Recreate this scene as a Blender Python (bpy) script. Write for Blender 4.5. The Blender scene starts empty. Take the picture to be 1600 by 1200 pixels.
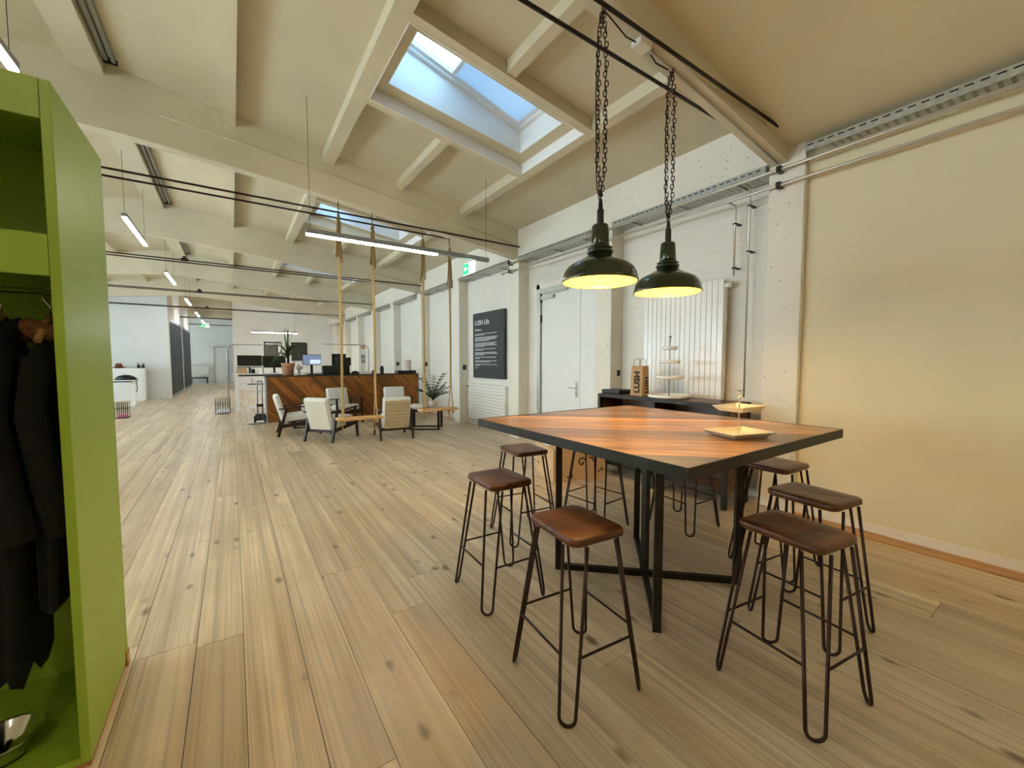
import bpy, math, random
from mathutils import Vector, Matrix, Euler
random.seed(7)
R = math.radians
SC = bpy.context.scene
COL = SC.collection

# ------------------------------------------------------------------ camera, sky, exposure
cam = bpy.data.cameras.new('camera'); cam.sensor_width = 36.0; cam.lens = 14.4
cam.clip_start = 0.02; cam.clip_end = 200
co = bpy.data.objects.new('camera', cam); COL.objects.link(co)
co.location = (0, 0, 1.5); co.rotation_euler = (R(90 - 3.25), 0, R(-34.3))
SC.camera = co
SC.view_settings.view_transform = 'Standard'; SC.view_settings.look = 'None'
SC.view_settings.gamma = 1.0; SC.view_settings.use_curve_mapping = False
SC.view_settings.exposure = 1.0
SKY = 7.0          # daylight strength
LED = 32.0         # linear lamp strength
BULB = 11.0        # watts of each pendant
W = bpy.data.worlds.new('sky'); SC.world = W; W.use_nodes = True
bg = W.node_tree.nodes['Background']; bg.inputs[0].default_value = (0.70, 0.86, 0.97, 1); bg.inputs[1].default_value = SKY

def portal(loc, rot, sx, sy):
    l = bpy.data.lights.new('daylight_portal', 'AREA'); l.shape = 'RECTANGLE'; l.size = sx; l.size_y = sy
    l.cycles.is_portal = True
    o = bpy.data.objects.new('daylight_portal', l); COL.objects.link(o); o.location = loc; o.rotation_euler = rot
    o['kind'] = 'helper'
    return o

# ------------------------------------------------------------------ materials
def newmat(name):
    m = bpy.data.materials.new(name); m.use_nodes = True
    nt = m.node_tree; b = nt.nodes['Principled BSDF']
    return m, nt, b
def N(nt, t, **kw):
    n = nt.nodes.new(t)
    for k, v in kw.items(): setattr(n, k, v)
    return n
def lin(c):
    if isinstance(c, str):
        c = [int(c[i:i+2], 16) / 255 for i in (0, 2, 4)]
    return tuple((x / 12.92 if x <= .04045 else ((x + .055) / 1.055) ** 2.4) for x in c) + (1,)
def coords(nt, scale=(1, 1, 1), rnd=True):
    tc = N(nt, 'ShaderNodeTexCoord')
    src = tc.outputs['Object']
    if rnd:
        oi = N(nt, 'ShaderNodeObjectInfo')
        mu = N(nt, 'ShaderNodeVectorMath', operation='MULTIPLY_ADD')
        cx = N(nt, 'ShaderNodeCombineXYZ')
        for i in range(3): nt.links.new(oi.outputs['Random'], cx.inputs[i])
        nt.links.new(cx.outputs[0], mu.inputs[0]); mu.inputs[1].default_value = (37, 53, 29)
        nt.links.new(src, mu.inputs[2]); src = mu.outputs[0]
    mp = N(nt, 'ShaderNodeMapping'); mp.inputs['Scale'].default_value = scale
    nt.links.new(src, mp.inputs['Vector'])
    return mp.outputs[0]
def ramp(nt, fac, stops):
    r = N(nt, 'ShaderNodeValToRGB'); el = r.color_ramp.elements
    while len(el) < len(stops): el.new(0.5)
    for e, (p, c) in zip(el, stops): e.position = p; e.color = c
    nt.links.new(fac, r.inputs[0]); return r.outputs[0]
def mix(nt, fac, a, b, mode='MIX'):
    n = N(nt, 'ShaderNodeMix', data_type='RGBA', blend_type=mode)
    for s, v in ((0, fac), (6, a), (7, b)):
        if isinstance(v, (int, float)): n.inputs[s].default_value = v
        elif isinstance(v, tuple): n.inputs[s].default_value = v
        else: nt.links.new(v, n.inputs[s])
    return n.outputs[2]
def noise(nt, vec, scale=1, detail=4, rough=.55, dist=0):
    n = N(nt, 'ShaderNodeTexNoise'); n.inputs['Scale'].default_value = scale; n.inputs['Detail'].default_value = detail
    n.inputs['Roughness'].default_value = rough; n.inputs['Distortion'].default_value = dist
    nt.links.new(vec, n.inputs['Vector']); return n.outputs['Fac']
def mathn(nt, op, a, b=None):
    n = N(nt, 'ShaderNodeMath', operation=op)
    for i, v in enumerate((a, b)):
        if v is None: continue
        if isinstance(v, (int, float)): n.inputs[i].default_value = v
        else: nt.links.new(v, n.inputs[i])
    return n.outputs[0]
def bump(nt, b, h, strength=.2, dist=.01):
    n = N(nt, 'ShaderNodeBump'); n.inputs['Strength'].default_value = strength; n.inputs['Distance'].default_value = dist
    nt.links.new(h, n.inputs['Height']); nt.links.new(n.outputs[0], b.inputs['Normal'])

def plain(name, c, rough=.5, metal=0., var=.06, scale=6, bmp=0., spec=.5, coat=0.):
    m, nt, b = newmat(name); c = lin(c)
    v = coords(nt, (scale,) * 3)
    f = noise(nt, v, 1, 3)
    d = tuple(x * (1 - var) for x in c[:3]) + (1,); e = tuple(min(1, x * (1 + var)) for x in c[:3]) + (1,)
    nt.links.new(ramp(nt, f, [(.3, d), (.7, e)]), b.inputs['Base Color'])
    b.inputs['Roughness'].default_value = rough; b.inputs['Metallic'].default_value = metal
    b.inputs['Specular IOR Level'].default_value = spec; b.inputs['Coat Weight'].default_value = coat
    if bmp: bump(nt, b, noise(nt, v, 12, 3), bmp, .004)
    return m
def emit(name, c, s):
    m, nt, b = newmat(name); b.inputs['Base Color'].default_value = lin(c)
    b.inputs['Emission Color'].default_value = lin(c); b.inputs['Emission Strength'].default_value = s
    return m
def wood(name, light, mid, dark, axis=1, grain=1., knots=0., rough=.5, hue=.25, coat=0., bands=9., spec=.4, brt=.5, long=1., fine=0):
    """long grain along the given local axis, cathedral figure, fibre streaks and knots"""
    m, nt, b = newmat(name)
    def sc(across, along):
        s = [across * grain] * 3; s[axis] = along * grain; return tuple(s)
    base = coords(nt, (1, 1, 1))
    def mp(s):
        q = N(nt, 'ShaderNodeMapping'); q.inputs['Scale'].default_value = s; nt.links.new(base, q.inputs['Vector']); return q.outputs[0]
    broad = noise(nt, mp(sc(3.4, (.12 if fine else .5) * long)), 1, 1, .5, 0)
    band = mathn(nt, 'SINE', mathn(nt, 'MULTIPLY', broad, bands * 6.28))
    band = mathn(nt, 'MULTIPLY_ADD', band, .5); nt.nodes[-1].inputs[2].default_value = .5
    fib = noise(nt, mp(sc(70, 1.6 * long)), 1, 4, .6)
    pat = noise(nt, mp(sc(9 if fine else 5, .6 * long if fine else 1.)), 1, 6, .65, .2)
    a = mix(nt, ramp(nt, pat, [(.32, (0, 0, 0, 1)), (.68, (1, 1, 1, 1))]), lin(mid), lin(light))
    a = mix(nt, mathn(nt, 'MULTIPLY', mathn(nt, 'POWER', band, 5.), .26 if fine else .42), a, lin(dark))
    a = mix(nt, mathn(nt, 'MULTIPLY', ramp(nt, fib, [(.45, (0, 0, 0, 1)), (.75, (1, 1, 1, 1))]), .5), a, lin(dark))
    if knots:
        ve = N(nt, 'ShaderNodeTexVoronoi'); ve.inputs['Scale'].default_value = 1.0
        nz = N(nt, 'ShaderNodeTexNoise'); nz.inputs['Scale'].default_value = 9
        nt.links.new(base, nz.inputs['Vector'])
        ad = N(nt, 'ShaderNodeVectorMath', operation='MULTIPLY_ADD'); nt.links.new(nz.outputs['Color'], ad.inputs[0])
        ad.inputs[1].default_value = (.12, .12, .12); nt.links.new(mp(sc(6.5, 3.0)), ad.inputs[2])
        nt.links.new(ad.outputs[0], ve.inputs['Vector'])
        k = ramp(nt, ve.outputs['Distance'], [(.07, (1, 1, 1, 1)), (.2, (0, 0, 0, 1))])
        # only some of the cells carry a knot
        sel = mathn(nt, 'GREATER_THAN', N_sep(nt, ve.outputs['Color']), .38)
        a = mix(nt, mathn(nt, 'MULTIPLY', mathn(nt, 'MULTIPLY', k, sel), knots), a, tuple(x * .55 for x in lin(dark)[:3]) + (1,))
    if fine:
        mo = noise(nt, mp(sc(1.6, .9)), 1, 4, .6)
        a = mix(nt, mathn(nt, 'MULTIPLY', ramp(nt, mo, [(.42, (0, 0, 0, 1)), (.72, (1, 1, 1, 1))]), .55), a, lin('a48a66'))
    oi = N(nt, 'ShaderNodeObjectInfo')
    hs = N(nt, 'ShaderNodeHueSaturation')
    mr = N(nt, 'ShaderNodeMapRange'); nt.links.new(oi.outputs['Random'], mr.inputs[0])
    mr.inputs[3].default_value = 1 - hue; mr.inputs[4].default_value = 1 + hue
    nt.links.new(mr.outputs[0], hs.inputs['Value']); nt.links.new(a, hs.inputs['Color'])
    nt.links.new(hs.outputs[0], b.inputs['Base Color'])
    b.inputs['Roughness'].default_value = rough; b.inputs['Specular IOR Level'].default_value = spec
    b.inputs['Coat Weight'].default_value = coat; b.inputs['Coat Roughness'].default_value = .12
    bump(nt, b, fib, .12, .002)
    return m
def N_sep(nt, col):
    s = N(nt, 'ShaderNodeSeparateColor'); nt.links.new(col, s.inputs[0]); return s.outputs[0]

def paint_wall(name, c, var=.04, bmp=.15, brick=False, pits=False):
    m, nt, b = newmat(name); c = lin(c)
    v = coords(nt, (1, 1, 1), rnd=False)
    f = noise(nt, v, 1.3, 4)
    d = tuple(x * (1 - var) for x in c[:3]) + (1,); e = tuple(min(1, x * (1 + var)) for x in c[:3]) + (1,)
    colr = ramp(nt, f, [(.3, d), (.7, e)])
    h = noise(nt, v, 45, 4)
    if pits:
        vo = N(nt, 'ShaderNodeTexVoronoi'); vo.inputs['Scale'].default_value = 14; nt.links.new(v, vo.inputs['Vector'])
        p = ramp(nt, vo.outputs['Distance'], [(.08, (1, 1, 1, 1)), (.16, (0, 0, 0, 1))])
        sel = mathn(nt, 'GREATER_THAN', N_sep(nt, vo.outputs['Color']), .72)
        p = mathn(nt, 'MULTIPLY', p, sel)
        colr = mix(nt, mathn(nt, 'MULTIPLY', p, .55), colr, lin('7d7058'))
        h = mathn(nt, 'SUBTRACT', h, mathn(nt, 'MULTIPLY', p, 2.))
    if brick:
        sp = N(nt, 'ShaderNodeSeparateXYZ'); nt.links.new(v, sp.inputs[0])
        cb = N(nt, 'ShaderNodeCombineXYZ'); nt.links.new(sp.outputs[1], cb.inputs[0]); nt.links.new(sp.outputs[2], cb.inputs[1])
        bt = N(nt, 'ShaderNodeTexBrick'); nt.links.new(cb.outputs[0], bt.inputs['Vector'])
        bt.inputs['Scale'].default_value = 1; bt.inputs['Brick Width'].default_value = .25; bt.inputs['Row Height'].default_value = .075
        bt.inputs['Mortar Size'].default_value = .006; bt.inputs['Mortar Smooth'].default_value = .4
        bt.inputs['Color1'].default_value = (1, 1, 1, 1); bt.inputs['Color2'].default_value = (.9, .9, .9, 1); bt.inputs['Mortar'].default_value = (0, 0, 0, 1)
        hb = N_sep(nt, bt.outputs['Color'])
        h = mathn(nt, 'ADD', mathn(nt, 'MULTIPLY', h, .5), mathn(nt, 'MULTIPLY', hb, 1.2))
    nt.links.new(colr, b.inputs['Base Color']); b.inputs['Roughness'].default_value = .75; b.inputs['Specular IOR Level'].default_value = .25
    bump(nt, b, h, bmp, .006)
    return m

M = {}
M['plaster'] = paint_wall('warm white plaster', 'e5d9b7', bmp=.06)
M['ceiling'] = paint_wall('painted concrete ceiling', 'cfc5aa', var=.05, bmp=.1)
M['concrete'] = paint_wall('white painted concrete', 'e7e1d2', bmp=.3, pits=True)
M['beam'] = paint_wall('white painted beam', 'd6cdb4', var=.06, bmp=.2)
M['brick'] = paint_wall('white painted brick', 'e6e1d4', bmp=.35, brick=True)
M['cool'] = paint_wall('cool white plaster', 'e8e8e4', bmp=.05)
M['cool2'] = paint_wall('grey white plaster', 'd8dad8', bmp=.05)
M['white'] = plain('white lacquer', 'ecebe6', .35, var=.02)
M['base'] = plain('baseboard paint', 'efe8da', .4, var=.02)
M['floor'] = wood('brushed pine floorboard', 'ead9bb', 'c7ae8c', '705b43', 1, 1., .85, .36, .09, bands=6., spec=.5, long=.4, fine=1)
M['floor_sub'] = plain('dark joint under the boards', '6b5439', .9)
M['strip'] = wood('oiled floor strip', 'c99a62', 'b5834c', '7a5028', 1, 1., 0, .45, .05)
M['table'] = wood('oiled reclaimed teak', 'd6a15c', 'a8713a', '52331a', 0, 1.2, .6, .3, .42, coat=.2, bands=6)
M['table_dark'] = wood('dark reclaimed teak', '8a6a45', '61472d', '33241a', 0, 1.2, .6, .3, .3, coat=.2, bands=6)
M['counter'] = wood('stained counter plank', 'a86a2c', '7f4a1c', '3b1d0c', 0, 1., .8, .4, .45, bands=6)
M['seat'] = wood('dark stained stool seat', '77431f', '5a2f16', '2c150a', 0, 1.6, .3, .38, .12, coat=.12, bands=4)
M['board'] = wood('pale swing board', 'dcb377', 'cfa267', '9a6d3a', 0, 1., .3, .5, .08)
M['steel'] = plain('blackened steel', '33302a', .45, .75, .15, 30)
M['iron'] = plain('dark bronze rod', '3b2a22', .42, .7, .15, 40)
M['chain'] = plain('rusty chain', '3a211a', .6, .6, .3, 60)
M['galv'] = plain('galvanised sheet', 'b9bab2', .38, .85, .18, 22)
M['pipe'] = plain('painted heating pipe', 'c9c3b4', .3, .65, .05)
M['rod'] = plain('dark tie rod', '2e231b', .5, .5)
M['enamel'] = plain('dark green enamel', '1c2b14', .16, var=.15, coat=.6)
M['cream'] = plain('cream enamel inside', 'f2d566', .35, var=.02)
M['green'] = plain('lime green lacquer', '9fbd3a', .4, var=.03, scale=3)
M['coat'] = plain('black wool', '040405', .95, var=.3, scale=40, bmp=.4)
M['fur'] = plain('brown fur trim', '7d5230', .9, var=.35, scale=50, bmp=.6)
M['hanger'] = wood('hanger beech', 'b98d58', 'a67a46', '74522c', 0, 2, 0, .4, .05)
M['chrome'] = plain('polished steel', 'd5d5d2', .12, 1., .02)
M['linen'] = plain('off white upholstery', 'dfdcd3', .85, var=.05, scale=60, bmp=.3)
M['linen_cream'] = plain('cream back cover', 'd6ccb6', .85, var=.06, scale=30, bmp=.3)
M['linen_back'] = plain('beige cotton back', 'bfab85', .85, var=.1, scale=20, bmp=.3)
M['walnut'] = wood('black walnut frame', '2f1c14', '24140f', '120a08', 2, 2, 0, .4, .1)
M['black'] = plain('black plastic', '15161a', .4, var=.1)
M['screen'] = plain('dark monitor back', '101316', .25, var=.1)
M['lit'] = emit('lit screen', '7f92b4', .25)
M['lit2'] = emit('bright window on the screen', 'cfe2f5', .38)
M['terra'] = plain('terracotta', 'b98263', .8, var=.12, scale=10)
M['leaf'] = plain('dark green leaf', '36551f', .45, var=.3, scale=9)
M['leaf2'] = plain('bright grassy leaf', '4f7a22', .5, var=.3, scale=9)
M['zz'] = plain('glossy deep leaf', '2f4523', .35, var=.3, scale=9)
M['soil'] = plain('potting soil', '2c1f15', .95, var=.3, scale=40)
M['pot'] = plain('blush ceramic', 'd9c9bb', .5, var=.04)
M['rope'] = plain('hemp rope', 'b79a66', .9, var=.25, scale=70, bmp=.5)
M['rope_dark'] = plain('weathered hemp', '8d7446', .9, var=.25, scale=70, bmp=.5)
M['led'] = emit('lamp diffuser', 'fff0d8', LED)
M['led_cool'] = emit('cool lamp diffuser', 'f8f6f2', LED * 1.1); M['led_far'] = emit('far lamp diffuser', 'f8f6f2', LED * 3.2)
M['alu'] = plain('anodised lamp housing', '9a9ea2', .35, .8, .05)
M['bulb'] = emit('warm bulb', 'ffca5c', 30)
M['sign_green'] = emit('exit sign green', '12b364', .9)
M['sign_white'] = emit('exit sign white', 'eafff4', 1.0)
M['panel'] = plain('anthracite board', '2a302e', .55, var=.05)
M['print'] = plain('white print', 'e8ece8', .6, var=.02)
M['ink'] = plain('black print', '1a1512', .7)
M['kraft'] = plain('kraft paper', 'b8946a', .8, var=.06, scale=14)
M['carton'] = plain('brown cardboard', 'c9a67c', .85, var=.08, scale=8)
M['carton_pale'] = plain('pale sunlit cardboard', 'd9c2a0', .85, var=.05, scale=8)
M['radiator'] = plain('white enamel radiator', 'eeeae0', .2, var=.01)
M['tray'] = plain('glazed bone plate', 'f6ecd2', .25, var=.03)
M['china'] = plain('white porcelain', 'efeeea', .25, var=.01)
M['sideboard'] = wood('smoked sideboard board', '6b4527', '4c2f1b', '24150c', 1, 1, .4, .4, .3)
M['dark_glass'] = plain('dark partition glass', '0e151b', .35, var=.05, spec=.03)
M['frame_dark'] = plain('dark aluminium frame', '1e272d', .4, .3)
M['door'] = plain('white door lacquer', 'e6e5df', .4, var=.015)
M['pink'] = plain('pink cloth', 'e79ab5', .8)
M['red'] = plain('red rubber', '8c1d16', .6)
M['brown'] = plain('brown felt', '7a4420', .85, var=.2)
M['art'] = plain('dark artwork', '2c2a25', .5, var=.35, scale=5)
M['art2'] = plain('grey brown artwork', '5a5348', .5, var=.4, scale=6)
M['petal'] = plain('pale pink petals', 'e8cfd0', .8, var=.15)
M['blind'] = None
def glassmat(c=(.97, .99, 1)):
    m, nt, b = newmat('window glass' if c[0] > .5 else 'solar control glass'); b.inputs['Base Color'].default_value = c + (1,)
    b.inputs['Roughness'].default_value = 0; b.inputs['IOR'].default_value = 1.02; b.inputs['Transmission Weight'].default_value = 1
    return m
def blindmat():
    m, nt, b = newmat('pleated blind fabric')
    v = coords(nt, (1, 1, 1), rnd=False)
    wv = N(nt, 'ShaderNodeTexWave', bands_direction='X'); wv.inputs['Scale'].default_value = 16; nt.links.new(v, wv.inputs['Vector'])
    c = ramp(nt, wv.outputs['Fac'], [(.2, (.62, .72, .78, 1)), (.8, (.82, .9, .95, 1))])
    d = N(nt, 'ShaderNodeBsdfDiffuse'); t = N(nt, 'ShaderNodeBsdfTranslucent'); ms = N(nt, 'ShaderNodeMixShader'); ms.inputs[0].default_value = .35
    nt.links.new(c, d.inputs[0]); nt.links.new(c, t.inputs[0]); nt.links.new(d.outputs[0], ms.inputs[1]); nt.links.new(t.outputs[0], ms.inputs[2])
    nt.links.new(ms.outputs[0], nt.nodes['Material Output'].inputs[0])
    return m
M['glass'] = glassmat(); M['sky_dimming'] = glassmat((.19, .30, .42)); M['blind'] = blindmat()  # skylight panes get an added blue tint to dim and cool the daylight

# ------------------------------------------------------------------ mesh helpers
class MB:
    def __init__(s): s.v = []; s.f = []; s.sm = []
    def add(s, vs, fs, smooth=False):
        n = len(s.v); s.v += [tuple(v) for v in vs]; s.f += [tuple(i + n for i in f) for f in fs]; s.sm += [smooth] * len(fs); return s
    def box(s, x0, x1, y0, y1, z0, z1, mat=None):
        vs = [Vector((x, y, z)) for z in (z0, z1) for y in (y0, y1) for x in (x0, x1)]
        if mat is not None: vs = [mat @ v for v in vs]
        return s.add(vs, [(0, 2, 3, 1), (4, 5, 7, 6), (0, 1, 5, 4), (2, 6, 7, 3), (0, 4, 6, 2), (1, 3, 7, 5)])
    def bar(s, a, b, w, h=None, up=(0, 0, 1)):
        """rectangular bar from a to b"""
        a = Vector(a); b = Vector(b); h = w if h is None else h; d = (b - a).normalized(); up = Vector(up)
        if abs(d.dot(up)) > .98: up = Vector((0, 1, 0))
        x = d.cross(up).normalized() * w / 2; y = x.cross(d).normalized() * h / 2
        vs = [p + i * x + j * y for p in (a, b) for i, j in ((-1, -1), (1, -1), (1, 1), (-1, 1))]
        return s.add(vs, [(3, 2, 1, 0), (4, 5, 6, 7), (0, 1, 5, 4), (1, 2, 6, 5), (2, 3, 7, 6), (3, 0, 4, 7)])
    def tube(s, pts, r, n=8, caps=True, closed=False):
        pts = [Vector(p) for p in pts]; rs = r if isinstance(r, (list, tuple)) else [r] * len(pts)
        m = len(pts); up = None; vs = []
        for i, p in enumerate(pts):
            if closed: d = pts[(i + 1) % m] - pts[i - 1]
            else: d = pts[min(i + 1, m - 1)] - pts[max(i - 1, 0)]
            d.normalize()
            if up is None:
                up = Vector((0, 0, 1)) if abs(d.z) < .9 else Vector((1, 0, 0))
            x = d.cross(up).normalized(); up = x.cross(d).normalized()
            for k in range(n):
                a = 2 * math.pi * k / n; vs.append(p + (x * math.cos(a) + up * math.sin(a)) * rs[i])
        fs = []
        for i in range(m if closed else m - 1):
            j = (i + 1) % m
            for k in range(n):
                l = (k + 1) % n; fs.append((i * n + k, i * n + l, j * n + l, j * n + k))
        s.add(vs, fs, True)
        if caps and not closed:
            b = len(s.v) - m * n
            s.f += [tuple(b + k for k in range(n))[::-1], tuple(b + (m - 1) * n + k for k in range(n))]; s.sm += [False, False]
        return s
    def lathe(s, prof, n=24, c=(0, 0, 0), sx=1., sy=1., smooth=True):
        vs = []; fs = []
        for r, z in prof:
            for k in range(n):
                a = 2 * math.pi * k / n; vs.append((c[0] + r * sx * math.cos(a), c[1] + r * sy * math.sin(a), c[2] + z))
        for i in range(len(prof) - 1):
            for k in range(n):
                l = (k + 1) % n; fs.append((i * n + k, i * n + l, (i + 1) * n + l, (i + 1) * n + k))
        s.add(vs, fs, smooth); b = len(s.v) - len(vs)
        if prof[0][0] > 1e-5: s.f.append(tuple(b + k for k in range(n))[::-1]); s.sm.append(False)
        if prof[-1][0] > 1e-5: s.f.append(tuple(b + (len(prof) - 1) * n + k for k in range(n))); s.sm.append(False)
        return s
    def openlathe(s, prof, n=32, c=(0, 0, 0)):
        s.lathe(prof, n, c)
        # drop the two caps
        for q in (0, -1):
            if prof[q][0] > 1e-5: s.f.pop(); s.sm.pop()
        return s
    def prism(s, poly, z0, z1, mat=None):
        n = len(poly); vs = [Vector((x, y, z0)) for x, y in poly] + [Vector((x, y, z1)) for x, y in poly]
        if mat is not None: vs = [mat @ v for v in vs]
        fs = [tuple(range(n))[::-1], tuple(range(n, 2 * n))] + [(i, (i + 1) % n, n + (i + 1) % n, n + i) for i in range(n)]
        return s.add(vs, fs)
    def hexa(s, b, t):  # bottom quad, top quad (both counter-clockwise from above)
        return s.add(list(b) + list(t), [(3, 2, 1, 0), (4, 5, 6, 7), (0, 1, 5, 4), (1, 2, 6, 5), (2, 3, 7, 6), (3, 0, 4, 7)])
    def mesh(s, name, m):
        me = bpy.data.meshes.new(name); me.from_pydata(s.v, [], s.f); me.polygons.foreach_set('use_smooth', s.sm)
        if isinstance(m, str): m = M[m]
        me.materials.append(m); me.update(); return me
    def ob(s, name, m, parent=None, loc=None, rot=None, bev=0, seg=2, shade=None):
        return link(name, s.mesh(name, m), parent, loc, rot, bev, seg, shade)
def link(name, me, parent=None, loc=None, rot=None, bev=0, seg=2, shade=None):
    o = bpy.data.objects.new(name, me); COL.objects.link(o)
    if parent: o.parent = parent
    if loc is not None: o.location = loc
    if rot is not None: o.rotation_euler = rot
    if bev:
        b = o.modifiers.new('bevel', 'BEVEL'); b.width = bev; b.segments = seg; b.limit_method = 'ANGLE'
        if seg > 2: me.polygons.foreach_set('use_smooth', [True] * len(me.polygons))
    return o
def tag(o, label=None, cat=None, group=None, kind=None):
    if label: o['label'] = label
    if cat: o['category'] = cat
    if group: o['group'] = group
    if kind: o['kind'] = kind
    return o
def thing(name, label, cat, loc=(0, 0, 0), rz=0, group=None):
    o = bpy.data.objects.new(name, None); COL.objects.link(o); o.location = loc; o.rotation_euler = (0, 0, rz); o.empty_display_size = .1
    return tag(o, label, cat, group)
def struct(name, mb, m):
    return tag(mb.ob(name, m), kind='structure')
def dup(o, loc=None, rz=None, label=None, parent=None):
    c = o.copy(); COL.objects.link(c)
    if parent is not None: c.parent = parent
    if loc is not None: c.location = loc
    if rz is not None: c.rotation_euler = (0, 0, rz)
    if label: c['label'] = label
    for ch in [q for q in ALLKIDS(o)]: dup(ch, parent=c)
    return c
def ALLKIDS(o): return [q for q in COL.objects if q.parent == o]
def text_mesh(txt, size, m, depth=.001, align='LEFT', name='lettering', bold=.012):
    cu = bpy.data.curves.new('t', 'FONT'); cu.body = txt; cu.size = size; cu.extrude = depth; cu.align_x = align; cu.offset = bold * size; cu.resolution_u = 3
    o = bpy.data.objects.new('t', cu); COL.objects.link(o)
    dg = bpy.context.evaluated_depsgraph_get(); me = bpy.data.meshes.new_from_object(o.evaluated_get(dg))
    bpy.data.objects.remove(o); me.name = name; me.materials.clear(); me.materials.append(M[m] if isinstance(m, str) else m)
    return me
def clip_poly(poly, x0, x1, y0, y1):
    for ax, val, sgn in ((0, x0, 1), (0, x1, -1), (1, y0, 1), (1, y1, -1)):
        out = []
        for i in range(len(poly)):
            a, b = poly[i - 1], poly[i]; da = (a[ax] - val) * sgn; db = (b[ax] - val) * sgn
            if (da >= 0) != (db >= 0):
                t = da / (da - db); out.append((a[0] + (b[0] - a[0]) * t, a[1] + (b[1] - a[1]) * t))
            if db >= 0: out.append(b)
        poly = out
        if not poly: return []
    return poly

# ------------------------------------------------------------------ room shell
XR = 4.74; XL = -7.3; RIDGE = -1.27; YB = -4.5; YE = 34.6
def zc(x):  # main roof underside
    return 3.93 + .148 * (4.58 - x) if x >= RIDGE else 3.93 + .148 * (4.58 - (2 * RIDGE - x))
def zd(x):  # smooth dropped ceiling of the near bay
    x = x if x >= RIDGE else 2 * RIDGE - x
    return 3.55 + .17 * (4.5 - x)
def zb(x):  # arched beam soffit
    u = abs(x - RIDGE) / 5.77; return 4.07 - .65 * u ** 1.2
BEAMS = [(1.86, 2.01), (6.40, 6.56), (11.2, 11.36), (15.95, 16.11), (20.7, 20.86), (25.5, 25.66), (30.2, 30.36)]
SKYC = [4.0, 8.6, 13.35, 18.1]

# floor slab and boards
fl = tag(MB().box(XL - .2, XR + .1, YB - .2, YE + .2, -.14, -.012).ob('floor', 'floor_sub'), kind='structure')
def plank(x0, x1, y0, y1):
    l = y1 - y0; w = x1 - x0; g = .0005
    mb = MB(); mb.hexa([(g, g, -.012), (w - g, g, -.012), (w - g, l - g, -.012), (g, l - g, -.012)],
                       [(g + .001, g + .001, 0), (w - g - .001, g + .001, 0), (w - g - .001, l - g - .001, 0), (g + .001, l - g - .001, 0)])
    return mb
x = -2.75; rest = MB(); npl = 0
seams = [-2.75]
ws = [.24, .21, .27, .22, .25, .2, .28, .23]
i = 0
while seams[-1] < 4.55:
    seams.append(seams[-1] + ws[i % 8] * random.uniform(.92, 1.1)); i += 1
seams = [s for s in seams if s < 4.6] + [4.735]
for a, b in zip(seams, seams[1:]):
    y = -1.6 + random.uniform(-1.5, 0)
    while y < 25:
        l = random.choice([2.6, 3.4, 4.2, 4.8, 5.4]) * random.uniform(.9, 1.1)
        plank(a, b, y, min(y + l, 34.6)).ob('floor_plank', 'floor', fl, (a, y, 0)); npl += 1
        y += l
    while y < YE:
        l = 5.; m_ = plank(a, b, y, min(y + l, YE)); rest.add([(v[0] + a, v[1] + y, v[2]) for v in m_.v], m_.f); y += l
x = -7.3
while x < -2.76:
    w = min(.252, -2.75 - x); y = YB
    while y < YE:
        l = random.uniform(3, 5); m_ = plank(x, x + w, y, min(y + l, YE)); rest.add([(v[0] + x, v[1] + y, v[2]) for v in m_.v], m_.f); y += l
    x += w
for a in [k * .25 for k in range(-11, 19)]:
    pass
tag(rest.ob('floor_boards', 'floor', fl), kind='stuff')
nb = MB()
for a, b in zip(seams, seams[1:]):
    m_ = plank(a, b, YB, -3.2); nb.add([(v[0] + a, v[1] + YB, v[2]) for v in m_.v], m_.f)
tag(nb.ob('floor_boards', 'floor', fl), kind='stuff')

# right wall: bays, lintel, columns
CY = [1.71, 4.08, 6.38, 8.84, 11.19, 13.62, 15.92, 18.3, 20.68, 23.05]; CW = .32
wr = struct('wall_right', MB().box(XR, XR + .25, 1.8, 25.2, 0, 4.2), 'brick')
MB().box(4.5, XR, 2.01, 25.0, 3.46, 4.15).ob('lintel', 'concrete', wr)
near = struct('wall_right_near', MB().box(4.56, XR + .25, YB, 1.8, 0, 3.9), 'plaster')
for k, y in enumerate(CY):
    MB().box(4.5, XR, y, y + CW, 0, 3.46 if k else 3.56).ob('column', 'concrete', wr, bev=.008, seg=1)
struct('baseboard_right', MB().box(4.54, 4.56, YB, 1.705, .012, .085), 'base')
MB().box(4.37, 4.54, -3.0, 1.705, .0, .012).ob('floor_strip', 'strip', bpy.data.objects['baseboard_right'])
bb = MB()
for k in range(2, 9):
    bb.box(XR - .02, XR, CY[k] + CW, CY[k + 1], 0, .09)
struct('baseboard_right_far', bb, 'base')
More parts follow.
